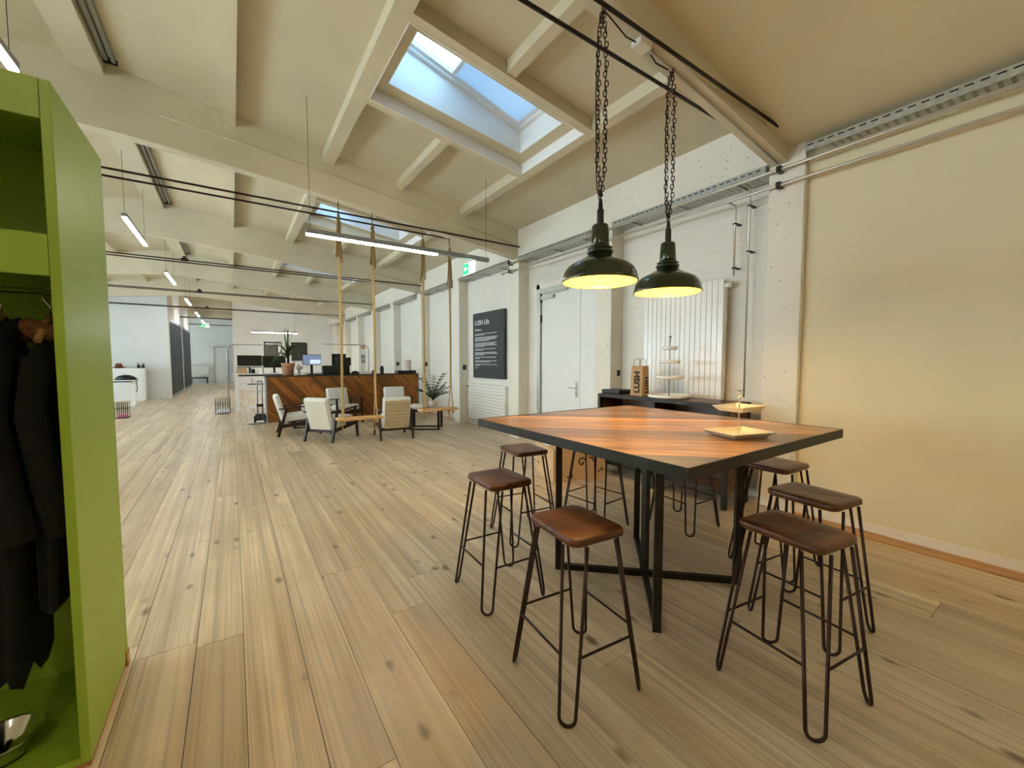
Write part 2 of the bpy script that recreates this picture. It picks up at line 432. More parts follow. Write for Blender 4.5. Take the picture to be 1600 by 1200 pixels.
# far walls
struct('wall_back', MB().box(XL - .2, 4.9, YB - .2, YB, 0, 4.9), 'plaster')
lw = MB()
WIN = [(2.4, 6.0), (7.2, 10.6), (12.0, 15.2), (16.6, 18.8), (31.4, 34.0)]
ys = [YB] + [q for w_ in WIN for q in w_] + [YE]
for a, b in zip(ys[::2], ys[1::2]): lw.box(XL - .2, XL, a, b, 0, 4.2)
for a, b in WIN: lw.box(XL - .2, XL, a, b, 0, .95).box(XL - .2, XL, a, b, 3.1, 4.2)
struct('wall_left', lw, 'cool')
for i, (a, b) in enumerate(WIN):
    fm = MB()
    for q in (a, (a + b) / 2 - .03, b - .06): fm.box(XL - .14, XL - .08, q, q + .06, .95, 3.1)
    for z in (.95, 3.04): fm.box(XL - .14, XL - .08, a, b, z, z + .06)
    w_ = struct('window_%d' % (i + 1), fm, 'white')
    MB().box(XL - .115, XL - .105, a, b, .95, 3.1).ob('pane', 'glass', w_)
    portal((XL - .22, (a + b) / 2, 2.02), (0, R(-90), 0), 2.15, b - a)
# far left wall, glazed partition, corridor end
struct('wall_far_left', MB().box(XL, -2.03, 20.93, 21.08, 0, 4.9), 'cool2')
struct('wall_corridor_left', MB().box(-2.18, -2.03, 21.08, 31.2, 3.22, 4.9).box(-2.18, -2.03, 21.08, 21.3, 0, 3.22)
       .box(-2.18, -2.03, 26.0, 26.5, 0, 3.22).box(-2.18, -2.03, 31.0, 31.2, 0, 3.22), 'cool')
struct('wall_corridor_right', MB().box(.07, .2, 25.2, YE, 0, 4.9), 'cool')
struct('wall_end', MB().box(.07, XR, 25.0, 25.2, 0, 4.9), 'cool')
struct('wall_corridor_end', MB().box(XL, .2, YE - .3, YE - .1, 0, 4.9).box(XL, -2.18, 31.05, 31.2, 0, 4.9), 'cool')
for n, (a, b) in enumerate(((21.3, 26.0), (26.5, 31.0))):
    f = MB(); k = 5
    for q in range(k + 1):
        y = a + (b - a) * q / k; f.box(-2.06, -2.024, y - .03 if q else y, y + .03 if q < k else y, 0, 3.22)
    f.box(-2.06, -2.024, a, b, 0, .12).box(-2.06, -2.024, a, b, 3.12, 3.22)
    wf = struct('window_%d' % (6 + n), f, 'alu')
    for q in range(k):
        y0 = a + (b - a) * q / k + .035; y1 = a + (b - a) * (q + 1) / k - .035
        MB().box(-2.05, -2.027, y0 - .005, y1 + .005, .12, 3.12).ob('pane', 'dark_glass', wf)
d = struct('door_2', MB().box(-1.02, -.96, 34.2, 34.3, 0, 2.45).box(-.24, -.18, 34.2, 34.3, 0, 2.45).box(-1.02, -.18, 34.2, 34.3, 2.4, 2.46), 'galv')
MB().box(-.96, -.24, 34.24, 34.29, 0, 2.4).ob('door_leaf', 'door', d)

# ceiling with skylight wells
HOLES = [(1.44, 3.13, c - .41, c + .41) for c in SKYC]
cm = MB()
def slab(mb, x0, x1, y0, y1, zf, t=.12):
    mb.hexa([(x0, y0, zf(x0)), (x1, y0, zf(x1)), (x1, y1, zf(x1)), (x0, y1, zf(x0))],
            [(x0, y0, zf(x0) + t), (x1, y0, zf(x1) + t), (x1, y1, zf(x1) + t), (x0, y1, zf(x0) + t)])
slab(cm, XL, RIDGE, 1.95, YE, zc); slab(cm, RIDGE, 1.44, 1.95, YE, zc); slab(cm, 3.13, XR, 1.95, YE, zc)
y = 1.95
for h in HOLES:
    slab(cm, 1.44, 3.13, y, h[2], zc); y = h[3]
slab(cm, 1.44, 3.13, y, YE, zc)
ceil = struct('ceiling', cm, 'ceiling')
cn = MB(); slab(cn, XL, RIDGE, YB, 1.93, zd, .1); slab(cn, RIDGE, XR, YB, 1.93, zd, .1)
struct('ceiling_near', cn, 'plaster')
def zwin(x): return 4.40 + .28 * (3.13 - x)
for n, (x0, x1, y0, y1) in enumerate(HOLES):
    s = MB(); t = .06
    for (a, b, c, e) in ((x0 - t, x0 + .004, y0 - t, y1 + t), (x1 - .004, x1 + t, y0 - t, y1 + t), (x0, x1, y0 - t, y0 + .004), (x0, x1, y1 - .004, y1 + t)):
        s.hexa([(a, c, zc(a) + .002), (b, c, zc(b) + .002), (b, e, zc(b) + .002), (a, e, zc(a) + .002)],
               [(a, c, zwin(a) + .1), (b, c, zwin(b) + .1), (b, e, zwin(b) + .1), (a, e, zwin(a) + .1)])
    w_ = struct('window_%d' % (8 + n), s, 'white')
    # sash frame standing on the well
    f = MB(); fw = .075
    def sl(a, b, c, e, z0, z1, mb): mb.hexa([(a, c, zwin(a) + z0), (b, c, zwin(b) + z0), (b, e, zwin(b) + z0), (a, e, zwin(a) + z0)],
                                            [(a, c, zwin(a) + z1), (b, c, zwin(b) + z1), (b, e, zwin(b) + z1), (a, e, zwin(a) + z1)])
    for i_ in (0, 1):
        o_ = .03 * i_; z0, z1 = ((.0, .035), (.035, .09))[i_]; k = fw - .02 * (1 - i_)
        k = .05 if i_ == 0 else .085
        sl(x0, x0 + k, y0, y1, z0, z1, f); sl(x1 - k, x1, y0, y1, z0, z1, f)
        sl(x0 + k, x1 - k, y0, y0 + k, z0, z1, f); sl(x0 + k, x1 - k, y1 - k, y1, z0, z1, f)
    f.ob('sash_frame', 'white', w_)
    g = MB(); sl(x0 + .08, x1 - .08, y0 + .08, y1 - .08, .078, .086, g); g.ob('pane', 'sky_dimming', w_)
    g = MB(); sl(x0 + .74, x1 - .085, y0 + .085, y1 - .085, .045, .05, g); g.ob('blind', 'blind', w_)
    g = MB(); sl(x0 + .70, x0 + .74, y0 + .085, y1 - .085, .038, .058, g); g.ob('blind_rail', 'white', w_)
    xm = (x0 + x1) / 2
    portal((xm, (y0 + y1) / 2, zwin(xm) + .14), (0, math.atan(.28), 0), x1 - x0, y1 - y0)

# beams, purlins, trimmers, tie rods
def beam(y0, y1, x0, x1, zt):
    mb = MB(); n = 28
    for k in range(n):
        a = x0 + (x1 - x0) * k / n; b = x0 + (x1 - x0) * (k + 1) / n
        mb.hexa([(a, y0, zb(a)), (b, y0, zb(b)), (b, y1, zb(b)), (a, y1, zb(a))], [(a, y0, zt(a)), (b, y0, zt(b)), (b, y1, zt(b)), (a, y1, zt(a))])
    return mb
for y0, y1 in BEAMS:
    beam(y0, y1, XL, 4.5 if y0 < 25 else .07, lambda x: zc(x) + .05).ob('beam', 'beam', ceil)
bays = list(zip([b[1] for b in BEAMS], [b[0] for b in BEAMS[1:]]))
def purlin(x0, x1, y0, y1, d):
    mb = MB(); mb.hexa([(x0, y0, zc(x0) - d), (x1, y0, zc(x1) - d), (x1, y1, zc(x1) - d), (x0, y1, zc(x0) - d)],
                       [(x0, y0, zc(x0) + .02), (x1, y0, zc(x1) + .02), (x1, y1, zc(x1) + .02), (x0, y1, zc(x0) + .02)])
    return mb
for n, (y0, y1) in enumerate(bays):
    for a, b in ((0, .13), (1.14, 1.29), (3.29, 3.40), (-2.68, -2.54), (-3.85, -3.70), (-5.9, -5.78)):
        if n >= 4 and a > 0: continue
        purlin(a, b, y0, y1, .13).ob('purlin', 'ceiling', ceil)
    purlin(-1.34, -1.06, y0, y1, .13).ob('ridge_purlin', 'ceiling', ceil)
    if n < 4:
        c = SKYC[n]
        for yy in (c - .70, c + .60):
            purlin(1.29, 3.29, yy, yy + .10, .13).ob('trimmer', 'ceiling', ceil)
        for yy in (c - .60, c + .59): purlin(1.29, 3.29, yy, yy + .01, .132).ob('skylit_lining', 'white', ceil)  # white facing, its brightness standing in for skylight on the coffer sides
        for xx in (1.29, 3.278): purlin(xx, xx + .012, c - .59, c + .59, .13).ob('skylit_lining', 'white', ceil)
        purlin(2.19, 2.29, y0, c - .70, .11).ob('joist', 'ceiling', ceil); purlin(2.19, 2.29, c + .70, y1, .11).ob('joist', 'ceiling', ceil)
    # twin metal channel along the ridge purlin
    ch = MB()
    for a in (-1.03, -.97): ch.hexa([(a, y0 + .1, zc(a) - .05), (a + .035, y0 + .1, zc(a) - .05), (a + .035, y1 - .16, zc(a) - .05), (a, y1 - .16, zc(a) - .05)],
                                    [(a, y0 + .1, zc(a)), (a + .035, y0 + .1, zc(a)), (a + .035, y1 - .16, zc(a)), (a, y1 - .16, zc(a))])
    r_ = ch.ob('cable_channel', 'alu', ceil)
    MB().box(-1.04, -.925, y1 - .17, y1 - .14, zc(-1) - .06, zc(-1)).ob('channel_end', 'black', r_)
for n, (y0, y1) in enumerate(BEAMS):
    xe = .07 if n > 4 else 4.5
    for k, y in enumerate((y0 - .05, y1 + .05)):
        xr = 4.2 if (n == 0 and k == 0) else xe
        r_ = MB().tube([(XL, y, 3.62), (xr, y, 3.62)], .013, 8).ob('tie_rod', 'rod', ceil)
    if n > 1 and n < 5:
        MB().box(-.82, -.70, y0 - .075, y0 - .025, 3.60, 3.66).box(-.79, -.73, y0 - .07, y0 - .03, 3.66, 3.70).ob('turnbuckle', 'rod', ceil)
# conduits painted onto beam faces
for y, pts in ((6.385, [(-.6, 4.35), (1.2, 4.14), (3.3, 3.82), (4.1, 3.72), (4.44, 3.64)]), (11.185, [(1.3, 4.05), (3.0, 3.84), (4.4, 3.66)])):
    MB().tube([(a, y, b) for a, b in pts], .007, 6).ob('cable', 'beam', ceil)

# ------------------------------------------------------------------ services on the right wall
for k in range(-1, 9):
    a = (CY[k] + CW + .02) if k >= 0 else -3.0; b = CY[k + 1] - .02
    z = 3.37 if k >= 0 else 3.42; x0, x1 = (4.47, 4.72) if k >= 0 else (4.42, 4.555)
    t = thing('cable_tray', ['perforated steel cable tray above the bare near wall at right', 'perforated steel cable tray over the tall radiator', 'perforated steel cable tray over the white double door',
              'steel cable tray above the black text panel', 'steel cable tray in the first bay left of the green exit sign', 'steel cable tray in the second bay left of the green exit sign',
              'steel cable tray in the third bay left of the exit sign', 'short steel cable tray in the fourth bay left of the exit sign', 'steel cable tray in the fifth bay left of the exit sign', 'steel cable tray in the bay next to the far end wall'][k + 1], 'cable tray', ((x0 + x1) / 2, (a + b) / 2, z), group='cable trays under the lintel')
    L = (b - a) / 2; w = (x1 - x0) / 2
    MB().box(-w, w, -L, L, 0, .004).ob('tray_bottom', 'galv', t)
    MB().box(-w, -w + .004, -L, L, .004, .075).ob('tray_side', 'galv', t); MB().box(w - .004, w, -L, L, .004, .075).ob('tray_side', 'galv', t)
    if k < 4:
        sl_ = MB(); y = -L + .05
        while y < L - .05:
            sl_.box(-w - .002, -w, y, y + .045, .045, .056); y += .075
        for q in range(int((2 * L - .2) / .06)):
            for xx in (-w * .6, -w * .2, w * .2, w * .6): sl_.box(xx - .004, xx + .004, -L + .1 + q * .06, -L + .125 + q * .06, -.001, .0)
        tag(sl_.ob('slot', 'ink', t), kind='stuff')
    for q in (-.7, 0, .7): MB().box(-w, w, q - .015, q + .015, -.02, -.001).ob('tray_bracket', 'galv', t)
for z, lb, ye in ((3.35, 'upper painted heating pipe running along the right wall', 6.75), (3.20, 'lower painted heating pipe running along the right wall', 6.85)):
    t = thing('heating_pipe', lb, 'pipe', (4.44, 1.9, z))
    MB().tube([(0, -5.5, 0), (0, ye - 1.9, 0)], .015, 10).ob('pipe', 'pipe', t)
    MB().lathe([(0, 0), (.022, .005), (.022, .05), (0, .055)], 10).ob('end_cap', 'pipe', t, (0, ye - 1.9 + .02, 0), (R(90), 0, 0))
    for k in range(3): MB().box(-.02, .06, -.02 , .02, -.028, -.02).box(-.02, .06, -.02, .02, .02, .028).box(-.026, -.02, -.02, .02, -.028, .028).ob('clamp', 'steel', t, (0, CY[k] + .2 - 1.9, 0))
for y, zt, zbm, lb in ((2.42, 3.20, 2.44, 'short vertical pipe dropping to the tall radiator valve'), (2.27, 3.35, 1.10, 'long vertical pipe beside the tall radiator down behind the sideboard')):
    t = thing('riser_pipe', lb, 'pipe', (4.63, y, zbm))
    x0 = 4.44 - 4.63
    MB().tube([(x0, 0, zt - zbm), (-.03, 0, zt - zbm), (-.005, 0, zt - zbm - .01), (0, 0, zt - zbm - .04), (0, 0, 0)], .010, 8).ob('pipe', 'pipe', t)
    for z in (zt - zbm - .2, zt - zbm - .68): MB().box(-.018, .11, -.016, .016, z, z + .014).ob('clamp', 'steel', t)
# tall vertical radiator
t = thing('tall_radiator', 'tall white tube radiator on the wall behind the sideboard', 'radiator', (4.60, 3.05, .35))
for k in range(16): MB().box(0, .05, -.54 + k * .0675 + .0016, -.54 + (k + 1) * .0675 - .0016, 0, 2.07).ob('radiator_tube', 'radiator', t, bev=.003, seg=1)
MB().box(.05, .08, -.54, .54, .02, 2.05).ob('back_plate', 'radiator', t); MB().box(.08, .14, -.4, -.35, 1.8, 1.85).box(.08, .14, .35, .4, 1.8, 1.85).ob('wall_bracket', 'radiator', t)
MB().lathe([(.0, 0), (.03, .0), (.033, .06), (0, .065)], 12).ob('valve_head', 'radiator', t, (.03, -.545, 2.0), (R(90), 0, 0))
# low ribbed radiator below the text panel
t = thing('panel_radiator', 'low white ribbed wall radiator under the black text panel', 'radiator', (4.66, 7.9, .14))
for k in range(12): MB().box(0, .05, -.8, .8, k * .069 + .002, (k + 1) * .069 - .002).ob('radiator_rib', 'radiator', t, bev=.006, seg=1)
MB().box(.05, .08, -.8, .8, 0, .83).ob('back_plate', 'radiator', t)
MB().tube([(.02, .84, .72), (.02, .86, .3), (.02, .84, -.02)], .01, 8).ob('feed_pipe', 'pipe', t); MB().lathe([(.0, 0), (.02, 0), (.022, .05), (0, .055)], 10).ob('valve_head', 'black', t, (.02, .84, .72))
for z in (-.04, -.09): MB().tube([(.03, -.85, z), (.03, .86, z)], .011, 8).ob('base_pipe', 'pipe', t)
# double door
d = struct('door_1', MB().box(4.66, 4.76, 5.93, 6.02, 0, 2.80).box(4.66, 4.76, 4.41, 5.93, 2.72, 2.80), 'galv')
MB().box(4.70, 4.74, 4.92, 5.92, .01, 2.715).ob('door_leaf', 'door', d); MB().box(4.70, 4.74, 4.42, 4.913, .01, 2.715).ob('side_leaf', 'door', d)
h = MB().box(4.685, 4.70, 4.965, 5.005, .90, 1.15).ob('handle_plate', 'chrome', d); MB().tube([(4.69, 4.985, 1.05), (4.64, 4.985, 1.05), (4.64, 5.12, 1.05)], .009, 8).ob('lever', 'chrome', h)
for z in (2.2, 2.55): MB().box(4.685, 4.70, 5.91, 5.935, z, z + .13).ob('hinge', 'steel', d)
MB().box(4.64, 4.70, 5.55, 5.88, 2.60, 2.66).ob('door_closer', 'galv', d); MB().bar((4.65, 5.85, 2.70), (4.65, 5.2, 2.70), .02).ob('closer_arm', 'galv', d)
MB().box(4.72, 4.74, 6.02, 6.10, 0, 2.9).box(4.72, 4.74, 4.41, 6.10, 2.80, 2.9).ob('door_casing', 'base', d)
# sockets and switches
for y, z, lb, x in ((CY[1], 1.32, 'black light switch in a white frame on the column beside the sideboard', 4.66), (CY[3], 1.34, 'black wall socket on the column left of the black text panel', 4.64),
                 (CY[4], 1.40, 'black wall socket on the column above the dark tray on the counter', 4.62), (CY[5], 1.40, 'black wall socket on the column nearest the far desk lamp', 4.62)):
    t = thing('wall_switch', lb, 'switch', (x, y, z))
    MB().box(-.05, .05, -.008, 0, -.06, .06).ob('plate', 'black' if y > 5 else 'white', t, bev=.003, seg=1); MB().box(-.032, .032, -.014, -.008, -.045, .045).ob('rocker', 'black', t)
# text panel
t = thing('text_panel', 'tall black wall panel headed LUSH Life with white print', 'sign', (4.70, 7.79, 1.11))
MB().box(-.04, .04, -.655, .655, 0, 1.47).ob('board', 'panel', t, bev=.004, seg=1)
def print_on(me, name, y, z, parent, x=-.0415): return link(name, me, parent, (x, y, z), (R(90), 0, R(-90)))
print_on(text_mesh('LUSH Life', .155, 'print', .001, bold=.002), 'lettering', .56, 1.20, t)
print_on(text_mesh('We greet...', .07, 'print', .0008, bold=.004), 'lettering', .56, 1.07, t)
z = .99; g = MB(); rr = random.Random(3)
for para in (2, 4, 4, 2, 3, 2, 2, 2, 1):
    for k in range(para):
        w = 1.0 * rr.uniform(.9, 1.0) if k < para - 1 else rr.uniform(.15, .7)
        if para == 1: w = .14
        y = .56
        while w > .03:
            l = min(w, rr.uniform(.03, .10)); g.box(-.0412, -.04, y - l, y, z, z + .011); y -= l + .014; w -= l + .014
        z -= .0255
    z -= .029
tag(g.ob('small_print', 'print', t), kind='stuff')
# ------------------------------------------------------------------ wardrobe
wd = thing('coat_wardrobe', 'tall lime green open coat wardrobe at the left edge', 'wardrobe', (-.505, 2.06, 0))
MB().box(0, .028, 0, .65, .025, 2.44).ob('side_panel', 'green', wd, bev=.002, seg=1)
MB().box(-1.13, -1.10, 0, .65, .025, 2.44).ob('side_panel', 'green', wd)
MB().box(-1.10, 0, .63, .65, .025, 2.42).ob('back_panel', 'green', wd)
MB().box(-1.10, 0, .02, .63, 2.41, 2.44).ob('top_panel', 'green', wd)
MB().box(-1.10, -.001, 0, .02, 2.31, 2.44).ob('top_rail', 'green', wd)
MB().box(-1.10, -.001, 0, .02, 1.79, 1.93).ob('middle_rail', 'green', wd)
MB().box(-1.10, 0, .02, .63, 1.91, 1.93).ob('shelf', 'green', wd)
MB().box(-1.10, 0, .0, .63, .025, .05).ob('bottom_panel', 'green', wd)
MB().box(-1.12, .025, .01, .64, 0, .025).ob('plinth', 'strip', wd)
MB().tube([(-1.10, .27, 1.765), (0, .27, 1.765)], .012, 10).ob('hanging_rail', 'chrome', wd)
MB().box(.0285, .034, .60, .65, .0, .07).ob('corner_trim', 'strip', wd)
def coat(name, label, x, zh, w, dep, yaw, fringe, fur):
    t = thing(name, label, 'coat', (x, 2.33, zh), yaw, 'coats in the green wardrobe')
    top = 1.765 - zh + .012
    mb = MB(); n = 28; rows = 16; vs = []; fs = []
    L = top - .17
    for r in range(rows + 1):
        u = r / rows; z = L * (1 - u)
        ww = w * (.30 + .70 * min(1, u / .07) ** .6) * (.80 + .2 * u) if u < .3 else w * (.86 + .14 * u)
        dd = dep * (.45 + .55 * min(1, u / .12)) * (1 - .25 * u)
        for k in range(n):
            a = 2 * math.pi * k / n; wob = 1 + .10 * math.sin(5 * a + 2.3 * u) * u
            zz = z
            if r == rows: zz = z + fringe * (random.random() - .2)
            vs.append((math.copysign(abs(math.cos(a)) ** .7, math.cos(a)) * ww * wob, math.sin(a) * dd * wob, zz))
    for r in range(rows):
        for k in range(n): l = (k + 1) % n; fs.append((r * n + l, r * n + k, (r + 1) * n + k, (r + 1) * n + l))
    fs.append(tuple(range(n))); fs.append(tuple(rows * n + k for k in range(n))[::-1])
    mb.add(vs, fs, True); mb.ob('body', 'coat', t)
    for s_ in (-1, 1):
        MB().tube([(s_ * w * .78, 0, L - .10), (s_ * w * 1.02, .01, L - .30), (s_ * w * 1.05, -.02, L - .55), (s_ * w * .98, -.05, L - .74)], [min(q, dep * .8) for q in (.07, .075, .065, .055)], 10).ob('sleeve', 'coat', t)
    MB().tube([(math.cos(q * .3) * .075, math.sin(q * .3) * .06 - .0, L + .005 + .012 * math.sin(q)) for q in range(21)], .035, 8, closed=True).ob('collar', fur, t)
    hg = MB().tube([(-w * .7, 0, L - .035), (-w * .3, 0, L + .035), (0, 0, L + .06), (w * .3, 0, L + .035), (w * .7, 0, L - .035)], .012, 8).ob('hanger', 'hanger', t)
    MB().tube([(0, 0, L + .06), (0, 0, L + .10), (.0, .018, L + .13), (0, .02, L + .16), (0, 0, top + .004), (0, -.02, L + .165)], .003, 6).ob('hanger_hook', 'chrome', hg)
    return t
coat('hanging_coat', 'black coat at the far left of the green wardrobe, its hem well above the floor', -.875, .62, .20, .085, R(86), .03, 'coat')
coat('hanging_coat', 'longest black coat in the green wardrobe, with a ragged hem', -.70, .33, .20, .075, R(92), .06, 'coat')
coat('hanging_coat', 'black coat with brown fur collar against the right side of the green wardrobe', -.575, .58, .20, .05, R(89), .03, 'fur')
t = thing('steel_bowl', 'round polished steel bowl on the floor of the green wardrobe', 'bowl', (-.735, 2.22, .05))
MB().openlathe([(.055, .004), (.075, .02), (.10, .075), (.108, .08), (.106, .083), (.097, .077), (.072, .024), (.0, .008)], 32).ob('bowl', 'chrome', t); MB().lathe([(.06, 0), (.062, .004), (0, .004)], 24).ob('foot_ring', 'black', t)

# ------------------------------------------------------------------ bar table
TX0, TX1, TY0, TY1, TZ = 1.50, 3.17, .94, 2.65, 1.068
tx, ty = (TX0 + TX1) / 2, (TY0 + TY1) / 2; hx, hy = (TX1 - TX0) / 2, (TY1 - TY0) / 2
bt = thing('bar_table', 'square bar table with diagonal warm wood planks and black steel frame', 'table', (tx, ty, 0))
ang = R(-43); u = -1.4; ins = .008
widths = [.17, .11, .15, .12, .18, .1, .14, .16]
i = 0; npk = 0
while u < 1.4:
    w = widths[i % 8]; i += 1
    # plank in rotated frame, clipped to the frame in table coordinates
    ca, sa = math.cos(ang), math.sin(ang)
    poly = [(p * ca - q * sa, p * sa + q * ca) for p, q in ((-2, u + .001), (2, u + .001), (2, u + w - .001), (-2, u + w - .001))]
    poly = clip_poly(poly, -hx + ins, hx - ins, -hy + ins, hy - ins)
    if len(poly) > 2:
        lp = [(x_ * ca + y_ * sa, -x_ * sa + y_ * ca) for x_, y_ in poly]
        cx = sum(p[0] for p in lp) / len(lp); cy = sum(p[1] for p in lp) / len(lp)
        lp = [(p[0] - cx, p[1] - cy) for p in lp]
        npk += 1; o = MB().prism(lp, 0, .03).ob('top_plank', 'table_dark' if npk in (1, 2, 7, 12, 15) else 'table', bt, (cx * ca - cy * sa, cx * sa + cy * ca, TZ - .031), (0, 0, ang))
    u += w
e = .008; zt0, zt1 = TZ - .052, TZ + .001
for b in ((-hx, hx, -hy, -hy + e), (-hx, hx, hy - e, hy), (-hx, -hx + e, -hy + e, hy - e), (hx - e, hx, -hy + e, hy - e)):
    MB().box(*b, zt0, zt1).ob('edge_band', 'steel', bt)
MB().box(-hx + e, hx - e, -hy + e, hy - e, TZ - .045, TZ - .032).ob('under_board', 'steel', bt)
fc = (2.335 - tx, 1.78 - ty); fr = .43
ft = [(fc[0] + sx * fr, fc[1] + sy * (fr - .015)) for sx, sy in ((-1, -1), (1, -1), (1, 1), (-1, 1))]
for a, b in ft:
    d45 = Matrix.Translation((a, b, 0)) @ Matrix.Rotation(math.atan2(b - fc[1], a - fc[0]), 4, 'Z')
    MB().box(-.022, .022, -.022, .022, 0, TZ - .052, d45).ob('leg', 'steel', bt)
MB().box(fc[0] - .02, fc[0] + .02, fc[1] - .02, fc[1] + .02, 0, TZ - .052).ob('centre_post', 'steel', bt)
for a, b in ((0, 2), (1, 3)):
    pa = Vector((*ft[a], .02)); pb = Vector((*ft[b], .02)); dd = (pb - pa).normalized() * .022
    MB().bar(pa + dd, pb - dd, .036, .038).ob('floor_bar', 'steel', bt)
    MB().bar(pa + dd + Vector((0, 0, TZ - .09)), pb - dd + Vector((0, 0, TZ - .09)), .036, .038).ob('top_bar', 'steel', bt)

# ------------------------------------------------------------------ stools
def make_stool(label):
    t = thing('bar_stool', label, 'stool', (0, 0, 0), 0, 'hairpin bar stools round the table')
    w, d = .15, .183; cr = .042; pl = []
    for cx, cy, a0 in ((w - cr, d - cr, 0), (-w + cr, d - cr, 90), (-w + cr, -d + cr, 180), (w - cr, -d + cr, 270)):
        for q in range(6): a = R(a0 + q * 18); pl.append((cx + cr * math.cos(a), cy + cr * math.sin(a)))
    # slightly dished seat: rim ring, inner ring lower
    mb = MB(); n = len(pl)
    rings = [(.94, .716), (1., .724), (1., .744), (.975, .7515), (.95, .753), (.60, .752), (.0001, .751)]
    vs = []
    for s_, z in rings: vs += [(p[0] * s_, p[1] * s_, z - .003 * (abs(p[0] * s_) / w < .5 and z > .74)) for p in pl]
    fs = [(i * n + k, i * n + (k + 1) % n, (i + 1) * n + (k + 1) % n, (i + 1) * n + k) for i in range(len(rings) - 1) for k in range(n)]
    fs.append(tuple(range(n))[::-1]); mb.add(vs, fs, True); mb.ob('seat', 'seat', t)
    for sx in (-1, 1):
        for sy in (-1, 1):
            top = Vector((sx * .115, sy * .145, .716)); bot = Vector((sx * .205, sy * .215, .0))
            tg = Vector((-sy, sx, 0)).normalized(); r = .0075
            dn = (bot - top).normalized(); B = bot - dn * .036; B.z += r
            P = [top + tg * .052, B + tg * .034]
            for q in range(1, 8):
                a = math.pi * q / 8; P.append(B + tg * .034 * math.cos(a) + dn * .034 * math.sin(a))
            P += [B - tg * .034, top - tg * .052]
            lo = min(p.z for p in P); P = [Vector((p.x, p.y, p.z - max(0, lo - r))) for p in P]
            P = [top + tg * .052] + P[1:-1] + [top - tg * .052]
            MB().tube(P, r, 8).ob('leg', 'iron', t)
    zr = .275; k = 1 - zr / .716
    px = .205 - .09 * (1 - k); py = .215 - .07 * (1 - k)
    hw = .041; q = hw / math.sqrt(2)
    for a, b in (((-px + q, -py - q), (px - q, -py - q)), ((-px + q, py + q), (px - q, py + q)), ((-px - q, -py + q), (-px - q, py - q)), ((px + q, -py + q), (px + q, py - q))):
        MB().tube([(*a, zr), (*b, zr)], .0058, 6).ob('rung', 'iron', t)
    return t
STOOLS = [(1.305, 1.385, -5, 'reddish brown hairpin bar stool in front of the near left table corner'),
          (1.405, 2.21, -3, 'dark hairpin bar stool at the left edge of the table, second from the front'),
          (2.05, 2.83, -7, 'hairpin stool at the far left table corner, before the cardboard box'),
          (2.71, 2.62, 6, 'hairpin stool mostly hidden under the table top, right of the cardboard box'),
          (2.08, .775, -8, 'dark bar stool closest to the camera on the right of the table'),
          (2.70, .925, -7, 'second bar stool from the camera on the right, seat partly behind the closest one'),
          (3.28, 1.36, 88, 'third bar stool on the right, by the table edge before the white column'),
          (3.385, 2.165, -3, 'hairpin stool under the far right table edge, legs before the sideboard')]
s0 = None
for x, y, a, lb in STOOLS:
    if s0 is None: s0 = make_stool(lb); s0.location = (x, y, 0); s0.rotation_euler = (0, 0, R(a))
    else: dup(s0, (x, y, 0), R(a), lb)

# tiered plate stand on the table
t = thing('plate_stand', 'two tier stand of cream square plates on the bar table', 'cake stand', (2.40, 1.20, TZ))
def plate(hw, hd, z, yaw):
    mb = MB(); rz = Matrix.Rotation(yaw, 4, 'Z'); vs = []
    for s_, zz in ((.74, 0), (1, .026), (1.0, .031), (.72, .008)):
        vs += [rz @ Vector((sx * hw * s_, sy * hd * s_, z + zz)) for sx, sy in ((-1, -1), (1, -1), (1, 1), (-1, 1))]
    fs = [(3, 2, 1, 0), (12, 13, 14, 15)]
    for r in range(3):
        for k in range(4): l = (k + 1) % 4; fs.append((r * 4 + k, r * 4 + l, (r + 1) * 4 + l, (r + 1) * 4 + k))
    return mb.add(vs, fs)
plate(.15, .115, 0, R(-16)).ob('plate', 'tray', t); plate(.115, .09, .145, R(-4)).ob('plate', 'tray', t)
MB().tube([(0, 0, .007), (0, 0, .26)], .005, 8).ob('stem', 'chrome', t)
MB().tube([(-.022, .015, .262), (.022, -.015, .262)], .003, 6).lathe([(.008, .23), (.009, .256), (0, .258)], 10).ob('handle', 'chrome', t)

